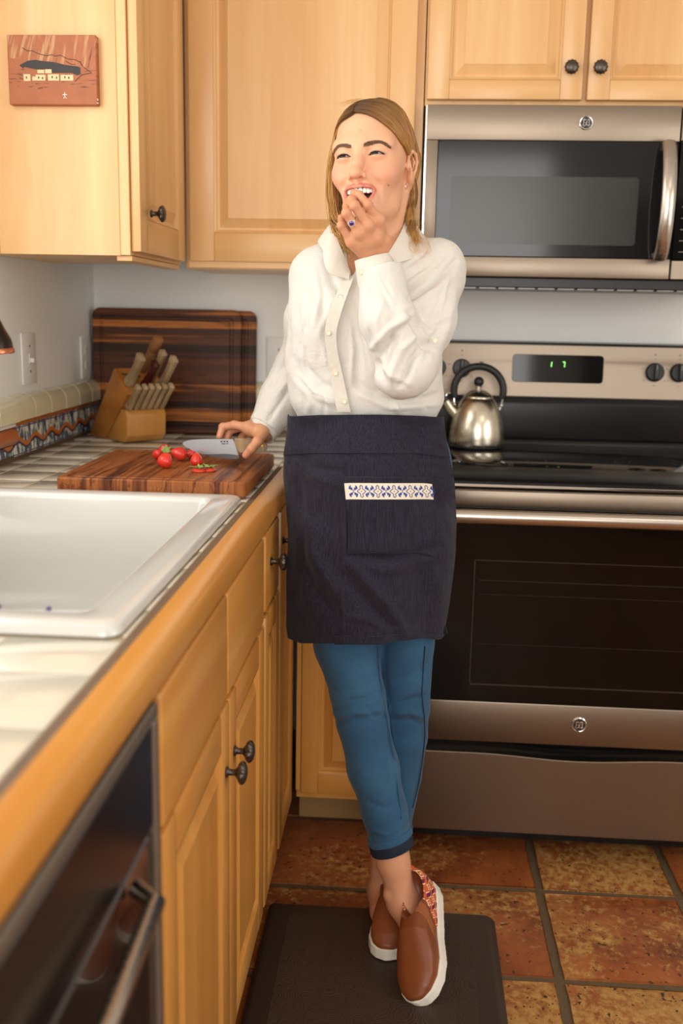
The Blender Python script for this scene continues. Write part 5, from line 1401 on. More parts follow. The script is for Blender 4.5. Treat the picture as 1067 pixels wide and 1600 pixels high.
for k in range(26):            # loose wisps
    s_ = rh.choice([-1, 1]); x0 = -.012; y0 = rh.uniform(-.05, .03); z = ellp(x0, y0)
    P = [(x0, y0, z), (x0-.02*rh.random(), y0-.004, z+.008+.006*rh.random()), (x0-.03-.02*rh.random(), y0-.01, z+.002+.010*rh.random()), (x0-.055*rh.random()-.02, y0-.012, z-.004+.014*rh.random())]
    add(P, .00022, 10, .2, .5)
for k in range(40):
    x = rh.uniform(.060, .090); P = [(x, .02, -.10), (x+rh.uniform(-.01, .012), .01, -.13), (x+rh.uniform(-.01, .025), rh.uniform(-.01, .02), -.155), (x+rh.uniform(-.015, .035), rh.uniform(-.015, .02), -.175+rh.uniform(-.01, .015))]
    add(P, .00028, 10, .2, .8)
for k in range(24):            # ends lying inside the open collar
    P = [(-.066+rh.uniform(-.008, .008), -.045, -.10), (-.052+rh.uniform(-.01, .01), -.048, -.125), (-.040+rh.uniform(-.012, .012), -.048+rh.uniform(-.01, .01), -.150), (-.034+rh.uniform(-.016, .016), -.050+rh.uniform(-.01, .01), -.168+rh.uniform(-.012, .01))]
    add(P, .0004, 10, -.1, .3)
lk = strand_mesh('hair_strands', strands, HAIR, hair_o, hcols)
lk['kind'] = 'stuff'
# ---- clothes
def linen(name, col, b=.5):
    t = NT(name); P = t.obj(); x, y, z = t.xyz(P)
    a = t.noise(t.obj((700, 700, 60)), 1, 2, .6); c_ = t.noise(t.obj((60, 60, 900)), 1, 2, .6); n = t.noise(P, 14, 4, .6, .4)
    wv = t.math('ADD', a, c_)
    c = t.mix(t.math('MULTIPLY', wv, .14), col, tuple(q*.72 for q in col))
    t.set(col=c, rough=.85, sheen=.2, spec=.2, sss=.04, ssss=.006)
    h = t.math('ADD', t.math('MULTIPLY', wv, .35), t.math('MULTIPLY', n, 3.0))
    t.bump(h, b, .0022); return t.m
LINEN = linen('white_linen', srgb(226, 222, 214), .75)
LINEN2 = linen('white_linen_trim', srgb(226, 220, 208), .6)
BUTTON = simple('shell_button', srgb(226, 212, 184), .25, 0, coat=.4)
STK = 1.0
def strokes(V, N, S_, front=True):
    "raise or sink soft ridges along strokes: (points, width, height)"
    D = np.zeros(len(V))
    for pts, w, hgt in S_:
        pts = [npa(p) for p in pts]; best = np.full(len(V), 9.); tt = np.zeros(len(V)); n = len(pts)-1
        for i, (a, b) in enumerate(zip(pts, pts[1:])):
            a2, b2, V2 = a[[0, 2]], b[[0, 2]], V[:, [0, 2]]
            ba = b2-a2; t = np.clip(((V2-a2)@ba)/(ba@ba), 0, 1); d = np.linalg.norm(V2-a2-t[:, None]*ba, axis=1)
            dy = np.abs(V[:, 1]-(a[1]+t*(b[1]-a[1])))
            d = d+np.maximum(0, dy-.07)*2
            m = d < best; best[m] = d[m]; tt[m] = ((i+t)/n)[m]
        taper = np.sin(np.pi*np.clip(tt*.86+.07, 0, 1))**.6
        D += hgt*STK*np.exp(-(best/w)**2)*taper
    if front: D *= sm(-.1, .35, -N[:, 1])
    return V+N*D[:, None]
SH = Vol((.58, -1.24, 1.00), (1.10, -.62, 1.47), .0029)
SH.cone(AT(500, 428, -.92), AT(676, 425, -.955), .046, .046, .05)
SH.ell(AT(587, 445, -.935), (.150, .088, .080), .05)
SH.ell(AT(520, 500, -.955), (.082, .098, .085), .05); SH.ell(AT(620, 500, -.970), (.080, .095, .085), .05)
SH.ell(AT(568, 570, -.945), (.148, .100, .090), .06)
SH.ell(AT(573, 625, -.945), (.146, .100, .060), .05)
SH.ell(AT(573, 672, -.940), (.142, .095, .040), .03)
SH.ell(AT(590, 395, -.915), (.085, .065, .040), .04)
# raised arm
SH.chain([AT(686, 417, -.955), AT(666, 500, -1.03), AT(642, 570, -1.10)], [.0490, .0500, .0470], .025)
SH.chain([AT(632, 582, -1.105), AT(606, 500, -1.11), AT(595, 428, -1.088)], [.045, .047, .040], .018)
SH.ell(AT(622, 592, -1.105), (.040, .038, .028), .02)
# arm reaching back to the board
SH.chain([AT(497, 430, -.91), AT(484, 500, -.82), AT(468, 578, -.735)], [.044, .046, .046], .03)
SH.chain([AT(464, 578, -.735), AT(440, 625, -.765), AT(413, 668, -.800)], [.048, .044, .036], .03)
# openings: neck V, cuffs, hollow wrists
nb = npa(NECK0)
SH.cone(nb+npa((0, -.02, .10)), nb+npa((0, -.035, .005)), .056, .050, .006, 'sub')
SH.cone(nb+npa((-.016, -.12, .01)), nb+npa((-.040, -.12, -.028)), .030, .004, .004, 'sub')
SH.cone(AT(556, 372, -1.09), AT(545, 430, -1.09), .030, .003, .004, 'sub', sq=((0, 1, 0), .3))
SH.cone(nb+npa((-.010, -.07, .02)), nb+npa((-.034, -.10, -.020)), .044, .018, .004, 'sub')
_w = [npa(at(px_, py_, -1.03)) for px_, py_ in ((532, 368), (547, 433), (566, 404), (572, 356))]
def _wedge(gx, gy, gz):
    d = gy+.945
    for p_, q_ in zip(_w, _w[1:]+_w[:1]):
        ex, ez = q_[0]-p_[0], q_[2]-p_[2]; L_ = math.hypot(ex, ez); d = np.maximum(d, -(ex*(gz-p_[2])-ez*(gx-p_[0]))/L_)
    return d
SH.fun(_wedge, .003, 'sub')
cdir = npa(AT(588, 402, -1.082))-npa(AT(600, 440, -1.09)); cdir /= np.linalg.norm(cdir)
def cutcap(c, d, rad, L):   # remove the end of a sleeve beyond c along d
    def fn(gx, gy, gz):
        q = [gx-c[0], gy-c[1], gz-c[2]]; t = q[0]*d[0]+q[1]*d[1]+q[2]*d[2]; r2 = q[0]**2+q[1]**2+q[2]**2-t*t
        return np.maximum(np.maximum(-t, t-L), np.sqrt(np.maximum(r2, 0))-rad)
    return fn
c1p = AT(591, 420, -1.086); SH.fun(cutcap(c1p, cdir, .055, .09), .002, 'sub'); SH.fun(cutcap(c1p-cdir*.03, cdir, .0335, .09), .002, 'sub')
cd2 = npa(AT(413, 668, -.800))-npa(AT(440, 625, -.765)); cd2 /= np.linalg.norm(cd2)
c2p = AT(412, 669, -.800); SH.fun(cutcap(c2p, cd2, .052, .09), .002, 'sub'); SH.fun(cutcap(c2p-cd2*.03, cd2, .030, .09), .002, 'sub')
shV, shF = SH.mesh(); shV = relax(shV, shF, 1, .5); shN = normals(shV, shF)
A1 = lambda *L: [AT(x, y, Y) for x, y, Y in L]
FRT, ARM, BK = -1.04, -1.14, -.80
folds = [
 # raised forearm and elbow
 (A1((645, 490, ARM), (610, 512, ARM), (580, 545, ARM)), .006, .0050), (A1((640, 505, ARM), (600, 540, ARM), (585, 580, ARM)), .006, -.0050),
 (A1((655, 520, ARM), (628, 545, ARM), (612, 590, ARM)), .007, .0055), (A1((668, 535, ARM), (645, 560, ARM), (630, 600, ARM)), .006, -.0055),
 (A1((640, 490, ARM), (655, 530, ARM), (680, 548, ARM)), .0055, -.0080), (A1((640, 500, ARM), (652, 520, ARM), (672, 538, ARM)), .010, .003),
 (A1((590, 440, ARM), (605, 470, ARM), (612, 480, ARM)), .0035, -.0028), (A1((598, 436, ARM), (612, 462, ARM)), .003, -.0025), (A1((578, 440, ARM), (578, 475, ARM)), .0035, -.0025),
 (A1((566, 460, ARM), (575, 520, ARM), (585, 560, ARM)), .006, .003), (A1((620, 470, ARM), (610, 520, ARM), (622, 570, ARM)), .010, -.0035),
 (A1((575, 520, ARM), (590, 580, ARM), (610, 612, ARM)), .007, -.0035), (A1((640, 600, ARM), (610, 585, ARM), (588, 560, ARM)), .006, .0035),
 # upper arm
 (A1((638, 470, -1.06), (680, 440, -1.03), (712, 408, -1.0)), .0050, -.0065), (A1((640, 478, -1.08), (684, 452, -1.04), (715, 425, -1.0)), .008, .0035),
 (A1((650, 430, -1.0), (680, 412, -1.0), (700, 396, -.99)), .006, -.0030), (A1((690, 470, -1.08), (670, 510, -1.1)), .008, -.0035), (A1((712, 450, -1.0), (700, 500, -1.06), (690, 540, -1.1)), .008, .003),
 (A1((700, 500, -1.08), (675, 530, -1.1), (665, 560, -1.12)), .006, -.0035),
 # chest
 (A1((505, 400, FRT), (520, 440, FRT), (545, 470, FRT)), .010, -.0035), (A1((470, 440, FRT), (490, 490, FRT), (495, 560, FRT)), .012, .0030), (A1((500, 450, FRT), (510, 500, FRT), (500, 560, FRT)), .008, -.0025),
 (A1((470, 570, FRT), (500, 600, FRT), (527, 612, FRT)), .008, -.0045), (A1((462, 600, FRT), (495, 622, FRT), (530, 630, FRT)), .008, .0035), (A1((455, 560, FRT), (470, 600, FRT), (500, 632, FRT)), .007, -.0030),
 (A1((545, 480, FRT), (560, 540, FRT), (560, 600, FRT)), .009, -.0035), (A1((560, 600, FRT), (610, 628, FRT), (680, 622, FRT)), .008, -.0045), (A1((560, 615, FRT), (610, 636, FRT), (685, 636, FRT)), .006, .003),
 (A1((650, 620, FRT), (675, 600, FRT), (690, 585, FRT)), .007, -.003), (A1((480, 500, FRT), (470, 540, FRT), (478, 590, FRT)), .006, -.0028), (A1((520, 470, FRT), (500, 520, FRT), (512, 575, FRT)), .006, .0025),
 (A1((445, 470, -.9), (455, 520, -.95), (452, 570, -.95)), .008, -.003), (A1((478, 610, FRT), (482, 630, FRT), (480, 645, FRT)), .005, .002), (A1((500, 615, FRT), (506, 632, FRT), (505, 648, FRT)), .005, -.0025),
 (A1((612, 520, ARM), (600, 550, ARM), (592, 585, ARM)), .0035, -.0028), (A1((630, 520, ARM), (618, 560, ARM), (612, 600, ARM)), .0032, .0026), (A1((652, 548, ARM), (640, 580, ARM), (622, 606, ARM)), .0035, -.0030),
 (A1((572, 500, ARM), (584, 540, ARM)), .0030, -.0020), (A1((600, 470, ARM), (590, 500, ARM), (592, 530, ARM)), .0035, .0022), (A1((660, 500, ARM), (678, 510, ARM), (690, 508, ARM)), .0035, -.0030), (A1((668, 520, ARM), (682, 528, ARM), (694, 524, ARM)), .0030, -.0026),
 (A1((640, 440, -1.03), (665, 422, -1.01), (690, 402, -1.0)), .0030, .0022), (A1((625, 425, -1.03), (650, 405, -1.01), (670, 392, -1.0)), .0035, -.0022), (A1((700, 430, -1.0), (692, 470, -1.05), (684, 500, -1.08)), .0035, .0024),
 (A1((490, 420, FRT), (500, 460, FRT), (494, 510, FRT)), .0040, .0022), (A1((470, 470, FRT), (476, 520, FRT), (470, 570, FRT)), .0036, .0022), (A1((548, 500, FRT), (552, 550, FRT), (548, 600, FRT)), .0035, .0024), (A1((556, 470, FRT), (566, 520, FRT), (575, 570, FRT)), .0035, -.0022),
 (A1((460, 585, FRT), (490, 612, FRT), (524, 622, FRT)), .0035, .0026), (A1((590, 615, FRT), (640, 622, FRT), (680, 612, FRT)), .0035, .0026), (A1((470, 620, FRT), (472, 645, FRT)), .0030, -.0020), (A1((620, 630, FRT), (622, 646, FRT)), .003, .002), (A1((660, 628, FRT), (668, 642, FRT)), .003, -.002),
 # reaching sleeve
 (A1((452, 560, BK), (430, 590, BK), (420, 610, BK)), .006, -.0035), (A1((455, 590, BK), (435, 612, BK), (415, 630, BK)), .007, .0035), (A1((450, 612, BK), (432, 640, BK), (422, 655, BK)), .005, -.0030), (A1((440, 600, BK), (420, 625, BK), (405, 645, BK)), .006, -.0028),
]
STK = 1.6
shV = strokes(shV, shN, folds)
wr_ = np.array([mnoise.noise(Vector((x*22, y*22, z*16)))*.0018 + mnoise.noise(Vector((x*55, y*40, z*40)))*.0012 for x, y, z in shV])
shV = shV+shN*wr_[:, None]
shirt = npmesh('shirt', shV, shF, LINEN, woman)
# helper: the first surface of a mesh seen along a pixel's ray, lifted a little
def on_surf(V, px, py, lift=.0015, rad=.004, Y0=-1.0):
    o = npa((CX, CY, CZ)); d = AT(px, py, Y0)-o; d /= np.linalg.norm(d); w = V-o; t = w@d
    dist = np.linalg.norm(w-t[:, None]*d, axis=1); i = np.where(dist < rad)[0]
    if not len(i): return AT(px, py, Y0)
    tt = np.sort(t[i])[:max(1, min(6, len(i)))].mean(); return o+d*(tt-lift)
def ribbon(name, L, R, mat, parent, th=.0016, n=24, surfV=None, lift=.0015, sub=3, depth=None):
    "strip between two traced edges, lying on a surface"
    def res(P, n):
        P = np.array(P, float); s_ = np.r_[0, np.cumsum(np.linalg.norm(np.diff(P[:, :2], axis=0), axis=1))]; u = np.linspace(0, s_[-1], n)
        return np.stack([np.interp(u, s_, P[:, k]) for k in range(P.shape[1])], 1)
    Lp_, Rp_ = res(L, n), res(R, n); G = []
    for a, b in zip(Lp_, Rp_):
        row = []
        for k in range(sub+1):
            q = a+(b-a)*k/sub
            row.append(on_surf(surfV, q[0], q[1], lift) if surfV is not None else AT(q[0], q[1], q[2]))
        G.append(row)
    G = np.array(G); 
    if surfV is not None:      # smooth the depth along the strip
        yr_ = G[:, :, 1].min(1, keepdims=True)+0*G[:, :, 1]
        for _ in range(14):
            G[1:-1] = (G[:-2]+2*G[1:-1]+G[2:])/4; G[:, :, 1] = np.minimum(G[:, :, 1], yr_)
    m = sub+1; V = G.reshape(-1, 3); i = np.arange(n-1)[:, None]*m; k = np.arange(sub)[None]
    F = np.stack([i+k, i+k+1, i+m+k+1, i+m+k], -1).reshape(-1, 4)
    N = normals(V, F); 
    if (N@(npa((CX, CY, CZ))-V.mean(0))).mean() < 0: N = -N; F = F[:, ::-1]
    V2 = np.concatenate([V+N*th, V-N*th*.3]); nv = len(V); F2 = [F, F[:, ::-1]+nv]
    def side(idx): idx = np.array(idx); return np.stack([idx[:-1], idx[1:], idx[1:]+nv, idx[:-1]+nv], 1)
    ring = list(range(0, m)) + [r*m+m-1 for r in range(1, n)] + [(n-1)*m+k for k in range(m-2, -1, -1)] + [r*m for r in range(n-2, -1, -1)]
    F2.append(side(ring))
    o = npmesh(name, V2, np.concatenate(F2), mat, parent, angle=50)
    bm = bmesh.new(); bm.from_mesh(o.data); bmesh.ops.recalc_face_normals(bm, faces=bm.faces); bm.to_mesh(o.data); bm.free()
    return o
LN = -1.0
pk = ribbon('placket', [(536, 440), (521, 470), (507, 515), (512, 560), (519, 600), (527, 643)], [(553, 434), (539, 472), (524, 520), (530, 562), (539, 602), (548, 643)], LINEN2, shirt, .0018, 40, shV, .0066)
def button(px, py, parent, V=None, r=.0052, Y0=-1.0):
    c = on_surf(V if V is not None else shV, px, py, .0098, .005, Y0); d = npa((CX, CY, CZ))-c; d /= np.linalg.norm(d); d = d*.5+npa((0, -.5, 0))
    X = Matrix.Translation(c) @ Vector(d).to_track_quat('Z', 'Y').to_matrix().to_4x4()
    b = MB().lathe([(r*.9, 0), (r, .0006), (r, .0018), (r*.78, .0022), (r*.66, .0014), (.0001, .0014)], n=20).build('button', BUTTON, parent, xf=X, recalc=True)
    mb = MB()
    for sx in (-1, 1):
        for sy in (-1, 1): mb.lathe([(.0006, .0014), (.0006, .0017), (.0001, .0017)], (sx*.0013, sy*.0013, 0), n=6)
    mb.build('button_hole', DPRINT, b, xf=X, smooth=False) if False else mb.bm.free()
    return b
for px, py in ((531, 464), (513, 520), (524, 583), (538, 627)): button(px, py, shirt)
button(680, 532, shirt, r=.0050)
# cuffs
def cuff(name, c, d, r0, r1, L, tilt, parent, bpx):
    d = npa(d)/np.linalg.norm(d); x = np.cross(d, npa((0, 0, 1.))); x /= np.linalg.norm(x); y = np.cross(d, x); n = 40; mb = MB(); rings = []
    for (t, ro) in ((0, r0), (.25, r0*1.02), (.6, (r0+r1)/2), (1, r1), (1, r1-.0025), (.6, (r0+r1)/2-.004), (0, r0-.004)):
        ring = []
        for k in range(n):
            a = 2*PI*k/n; rr = ro*(1+.025*math.sin(3*a+1)+.015*math.sin(7*a))
            ring.append(mb.bm.verts.new(c+d*(t*L+tilt*math.cos(a-1.0)*t*.006)+(x*math.cos(a)+y*math.sin(a)*.95)*rr))
        rings.append(ring)
    for a, b in zip(rings, rings[1:]+rings[:1]):
        for i in range(n): mb.bm.faces.new((a[i], a[(i+1) % n], b[(i+1) % n], b[i]))
    return mb.build(name, LINEN2, parent, recalc=True, angle=50)
cf = cuff('cuff', AT(595, 444, -1.092), cdir, .0385, .0325, .050, 1, shirt, None)
cfV = np.array([v.co for v in cf.data.vertices])+npa(root_loc(shirt)); button(564, 425, shirt, cfV, .0050, -1.09)
cf2 = cuff('cuff', c2p-cd2*.026, cd2, .0365, .0325, .040, 1, shirt, None)
# collar: stand and two flaps, standing round the neck
def grid_solid(name, G, mat, parent, th=.0018):
    G = np.array(G); n, m = G.shape[:2]; V = G.reshape(-1, 3); i = np.arange(n-1)[:, None]*m; k = np.arange(m-1)[None]
    F = np.stack([i+k, i+k+1, i+m+k+1, i+m+k], -1).reshape(-1, 4); N = normals(V, F); nv = len(V)
    V2 = np.concatenate([V+N*th/2, V-N*th/2]); ring = np.array(list(range(0, m)) + [r*m+m-1 for r in range(1, n)] + [(n-1)*m+k_ for k_ in range(m-2, -1, -1)] + [r*m for r in range(n-2, -1, -1)])
    F2 = np.concatenate([F, F[:, ::-1]+nv, np.stack([ring[:-1], ring[:-1]+nv, ring[1:]+nv, ring[1:]], 1)])
    o = npmesh(name, V2, F2, mat, parent, angle=60)
    bm = bmesh.new(); bm.from_mesh(o.data); bmesh.ops.recalc_face_normals(bm, faces=bm.faces); bm.to_mesh(o.data); bm.free(); return o
# top edge (fold) and outer edge of the collar, traced front-right over the back of the neck to front-left
fold = bez([AT(547, 425, -1.030), AT(533, 390, -1.020), AT(522, 355, -.985), AT(532, 336, -.920), AT(570, 330, -.868), AT(612, 326, -.878), AT(632, 336, -.930), AT(628, 360, -.985), AT(606, 398, -1.020)], 44)
outer = bez([AT(545, 437, -1.042), AT(512, 424, -1.046), AT(505, 392, -1.010), AT(501, 374, -.930), AT(565, 372, -.845), AT(650, 372, -.850), AT(668, 378, -.930), AT(650, 400, -1.000), AT(618, 412, -1.035)], 44)
G = []
for a, b in zip(fold, outer):
    mid = (a+b)/2+npa((0, -.006, .006)); row = []
    for t in np.linspace(0, 1, 7): row.append((1-t)**2*a+2*t*(1-t)*mid+t*t*b)
    G.append(row)
grid_solid('collar', G, LINEN2, shirt)
base = bez([AT(548, 436, -1.020), AT(538, 410, -1.005), AT(530, 385, -.975), AT(538, 372, -.915), AT(572, 366, -.872), AT(608, 366, -.880), AT(624, 374, -.930), AT(622, 392, -.970), AT(606, 412, -1.005)], 44)
grid_solid('collar_stand', [[a+(b-a)*t for t in (0, .33, .66, 1)] for a, b in zip(fold, base)], LINEN2, shirt)

# ---- jeans
def denim():
    t = NT('blue_denim'); P = t.obj()
    tw = t.noise(t.obj((500, 500, 500), rot=(0, .8, 0)), 1, 2, .6); n = t.noise(P, 9, 4, .6); st = t.noise(t.obj((260, 260, 12)), 1, 3, .6)
    c = t.ramp(n, [(.3, srgb(20, 52, 84)), (.5, srgb(30, 70, 104)), (.75, srgb(52, 98, 130))])
    c = t.mix(t.math('MULTIPLY', st, .5), c, srgb(24, 60, 92)); c = t.mix(t.math('MULTIPLY', tw, .4), c, srgb(84, 124, 148))
    t.set(col=c, rough=.8, sheen=.12, spec=.2); t.bump(t.math('ADD', tw, t.math('MULTIPLY', st, .6)), .3, .001); return t.m
DENIM = denim(); DENIMD = simple('dark_denim_inside', srgb(16, 30, 50), .85)
JE = Vol((.66, -1.20, .12), (1.08, -.78, 1.06), .0036)
JE.ell(AT(580, 735, -.935), (.160, .100, .11), .05); JE.ell(AT(576, 690, -.935), (.140, .094, .10), .05)
rj = [(530, 840, -.975, .082), (541, 1005, -1.000, .0630), (560, 1090, -1.030, .0520), (566, 1125, -1.035, .0500), (583, 1200, -1.050, .0500), (600, 1265, -1.060, .0440), (612, 1318, -1.066, .0425)]
lj = [(640, 840, -.960, .076), (633, 1005, -.965, .0580), (634, 1100, -.975, .0485), (632, 1150, -.970, .0465), (626, 1210, -.960, .0430), (612, 1290, -.950, .0400)]
w = [AT(a, b, c) for a, b, c, _ in rj]
for i in range(len(w)-1): JE.cone(w[i], w[i+1], rj[i][3], rj[i+1][3], .025 if i < 1 else .014)
def cap_(c, d, rad, L_=.1): JE.fun(cutcap(c, d, rad, L_), .001, 'sub')
d1 = AT(612, 1318, -1.066)-AT(600, 1265, -1.060); d1 = d1/np.linalg.norm(d1); e1c = AT(611, 1316, -1.066)
cap_(e1c, d1, .075)
w = [AT(a, b, c) for a, b, c, _ in lj]
for i in range(len(w)-1): JE.cone(w[i], w[i+1], lj[i][3], lj[i+1][3], .02 if i < 1 else .006)
jV, jF = JE.mesh(); jV = relax(jV, jF, 1, .5); jN = normals(jV, jF)
JA, JB = -1.07, -1.01
jf = [(A1((520, 1110, JA), (550, 1092, JA), (590, 1085, JA)), .006, -.0045), (A1((522, 1122, JA), (555, 1108, JA), (600, 1112, JA)), .006, .0040), (A1((524, 1135, JA), (550, 1120, JA), (580, 1118, JA)), .005, -.0035),
      (A1((570, 1100, JA), (590, 1120, JA), (604, 1122, JA)), .005, -.004), (A1((510, 1085, JA), (530, 1080, JA)), .005, -.002),
      (A1((612, 1100, JB), (640, 1090, JB), (666, 1088, JB)), .006, -.005), (A1((612, 1112, JB), (640, 1108, JB), (668, 1122, JB)), .006, .0045), (A1((614, 1125, JB), (640, 1120, JB), (668, 1138, JB)), .005, -.004), (A1((618, 1060, JB), (645, 1050, JB), (668, 1040, JB)), .007, -.0025),
      (A1((600, 1010, JB), (600, 1060, JB), (606, 1100, JB)), .005, -.004), (A1((575, 1240, JA), (600, 1250, JA), (625, 1245, JA)), .006, -.0018), (A1((580, 1285, JA), (605, 1290, JA), (635, 1275, JA)), .005, .0018),
      (A1((590, 1010, JA), (592, 1060, JA), (605, 1120, JA), (618, 1200, JA), (630, 1290, JA)), .0028, .0016)]
STK = 1.45
jV = strokes(jV, jN, jf)
jeans = npmesh('jeans', jV, jF, DENIM, woman)
# outer side seam on her left leg
seam = [on_surf(jV, x, y, .0006, .005, -.95) for x, y in ((664, 1010), (661, 1050), (659, 1085), (663, 1120), (664, 1150), (660, 1190), (653, 1230), (645, 1262))]
MB().tube(seam, .0011, 6).build('side_seam', DENIMD, jeans)
seam = [on_surf(jV, x, y, .0004, .005, -1.0) for x, y in ((591, 1010), (594, 1060), (604, 1120), (615, 1180), (622, 1230), (628, 1280))]
MB().tube(seam, .0013, 6).build('inner_seam', DENIM, jeans)
def band(name, c, d, r0, r1, L, mat, parent, tilt=(0, 0), th=.004, n=48, wav=.02, roll=0.):
    d = npa(d)/np.linalg.norm(d); x = np.cross(d, npa((0, 1., 0))); x /= np.linalg.norm(x); y = np.cross(d, x); mb = MB(); rings = []
    for (t, ro) in ((0, r0-th*.3), (.12, r0), (.5, (r0+r1)/2), (.88, r1), (1, r1-th*.3), (1, r1-th), (0, r0-th)):
        ring = []
        for k in range(n):
            a = 2*PI*k/n; rr = ro*(1+wav*math.sin(2*a+1)+wav*.4*math.sin(9*a))
            ring.append(mb.bm.verts.new(c+d*(t*L+tilt[0]*math.cos(a)+tilt[1]*math.sin(a))+(x*math.cos(a)+y*math.sin(a))*rr))
        rings.append(ring)
    for a, b in zip(rings, rings[1:]+rings[:1]):
        for i in range(n): mb.bm.faces.new((a[i], a[(i+1) % n], b[(i+1) % n], b[i]))
    return mb.build(name, mat, parent, recalc=True, angle=50)
rc_ = band('rolled_cuff', e1c-d1*.022, d1, .0450, .0462, .0145, DENIM, jeans, (-.004, 0), .006)
band('hem_roll', e1c-d1*.012, d1, .0445, .0440, .026, DENIMD, rc_, (-.004, 0), .004)
d2 = AT(612, 1290, -.950)-AT(626, 1210, -.960); d2 /= np.linalg.norm(d2)
rc2 = band('rolled_cuff', AT(614, 1283, -.952), d2, .0425, .0430, .013, DENIM, jeans, (.004, 0), .006)
band('hem_roll', AT(612, 1292, -.950), d2, .0418, .0415, .026, DENIMD, rc2, (.004, 0), .004)

# ---- half apron
def apron_mat():
    t = NT('navy_slub_linen'); P = t.obj()
    a = t.noise(t.obj((620, 620, 26)), 1, 3, .7); b = t.noise(t.obj((26, 26, 760)), 1, 3, .7)
    c = t.mix(t.ramp(a, [(.4, (0, 0, 0)), (.75, (1, 1, 1))]), srgb(24, 22, 33), srgb(54, 52, 66)); c = t.mix(t.math('MULTIPLY', t.ramp(b, [(.4, (0, 0, 0)), (.75, (1, 1, 1))]), .55), c, srgb(46, 44, 58))
    t.set(col=c, rough=.82, spec=.2, sheen=.08); t.bump(t.math('ADD', a, b), .5, .0012); return t.m
APR = apron_mat()
rows = [  # px y of the row, left px, right px, front depth, left depth, right depth
 (647, 452, 691, -1.052, -.955, -.935), (668, 451, 694, -1.060, -.955, -.935), (688, 450, 697, -1.066, -.955, -.935), (706, 447, 700, -1.072, -.955, -.93), (725, 444, 704, -1.076, -.955, -.93), (745, 444, 707, -1.078, -.955, -.93),
 (780, 447, 711, -1.078, -.965, -.93), (820, 450, 713, -1.076, -.975, -.93), (860, 450, 712, -1.076, -.985, -.935), (900, 449, 708, -1.080, -.99, -.94), (940, 449, 702, -1.086, -.99, -.945), (975, 448, 696, -1.092, -.99, -.95), (1003, 452, 694, -1.096, -.99, -.955)]
NR, NC = 110, 84
def apron_pt(v_, u_, lift=0.0):
    "v: 0 top .. 1 hem, u: 0 left .. 1 right"
    k = v_*(len(rows)-1); i = min(int(k), len(rows)-2); f = k-i; r = [a+(b-a)*f for a, b in zip(rows[i], rows[i+1])]
    py, l, rr, yf, yl, yr = r
    s_ = abs(2*u_-1)**2.6; Yd = yf+((yl if u_ < .5 else yr)-yf)*s_
    px = l+(rr-l)*(.5-.5*math.cos(PI*(.04+.92*u_)))/1 if False else l+(rr-l)*(u_ if True else 0)
    if v_ > .94: py = py - (0 if u_ < .62 else (u_-.62)/.38*13)*(v_-.94)/.06 + (2 if .3 < u_ < .62 else 0)*(v_-.94)/.06 - (8*max(0, .08-u_)/.08)*(v_-.94)/.06
    P = AT(px, py, Yd)
    return P+npa((0, -lift, 0))
G = np.array([[apron_pt(r/(NR-1), c/(NC-1)) for c in range(NC)] for r in range(NR)])
AVv = G.reshape(-1, 3); i = np.arange(NR-1)[:, None]*NC; k = np.arange(NC-1)[None]
AFf = np.stack([i+k, i+k+1, i+NC+k+1, i+NC+k], -1).reshape(-1, 4); AN = normals(AVv, AFf)
def outside(V, obst, gap):
    "keep V in front (towards -y) of the obstacle surface by at least gap"
    cell = .008; o = obst; key = {}
    ix = np.floor(o[:, 0]/cell).astype(int); iz = np.floor(o[:, 2]/cell).astype(int)
    for a, b, y in zip(ix, iz, o[:, 1]):
        k_ = (a, b)
        if y < key.get(k_, 9): key[k_] = y
    W_ = V.copy()
    for n_, (x, y, z) in enumerate(V):
        a, b = int(math.floor(x/cell)), int(math.floor(z/cell)); m_ = min(key.get((a+i_, b+j_), 9) for i_ in (-1, 0, 1) for j_ in (-1, 0, 1))
        if m_ < 9 and y > m_-gap: W_[n_, 1] = m_-gap
    return W_
obst = np.concatenate([jV[(jV[:, 1] < -.93)], shV[(shV[:, 2] < at(573, 640, -1.05).z)]])
AVv = outside(AVv, obst, .007)
Gs = AVv.reshape(NR, NC, 3)
for _ in range(8):
    Gs[1:-1, :, 1] = np.minimum(Gs[1:-1, :, 1], (Gs[:-2, :, 1]+2*Gs[1:-1, :, 1]+Gs[2:, :, 1])/4); Gs[:, 1:-1, 1] = np.minimum(Gs[:, 1:-1, 1], (Gs[:, :-2, 1]+2*Gs[:, 1:-1, 1]+Gs[:, 2:, 1])/4)
AVv = Gs.reshape(-1, 3); AN = normals(AVv, AFf)
if AN[:, 1].mean() > 0: AN = -AN
if AN[:, 1].mean() > 0: AN = -AN
FA = -1.085
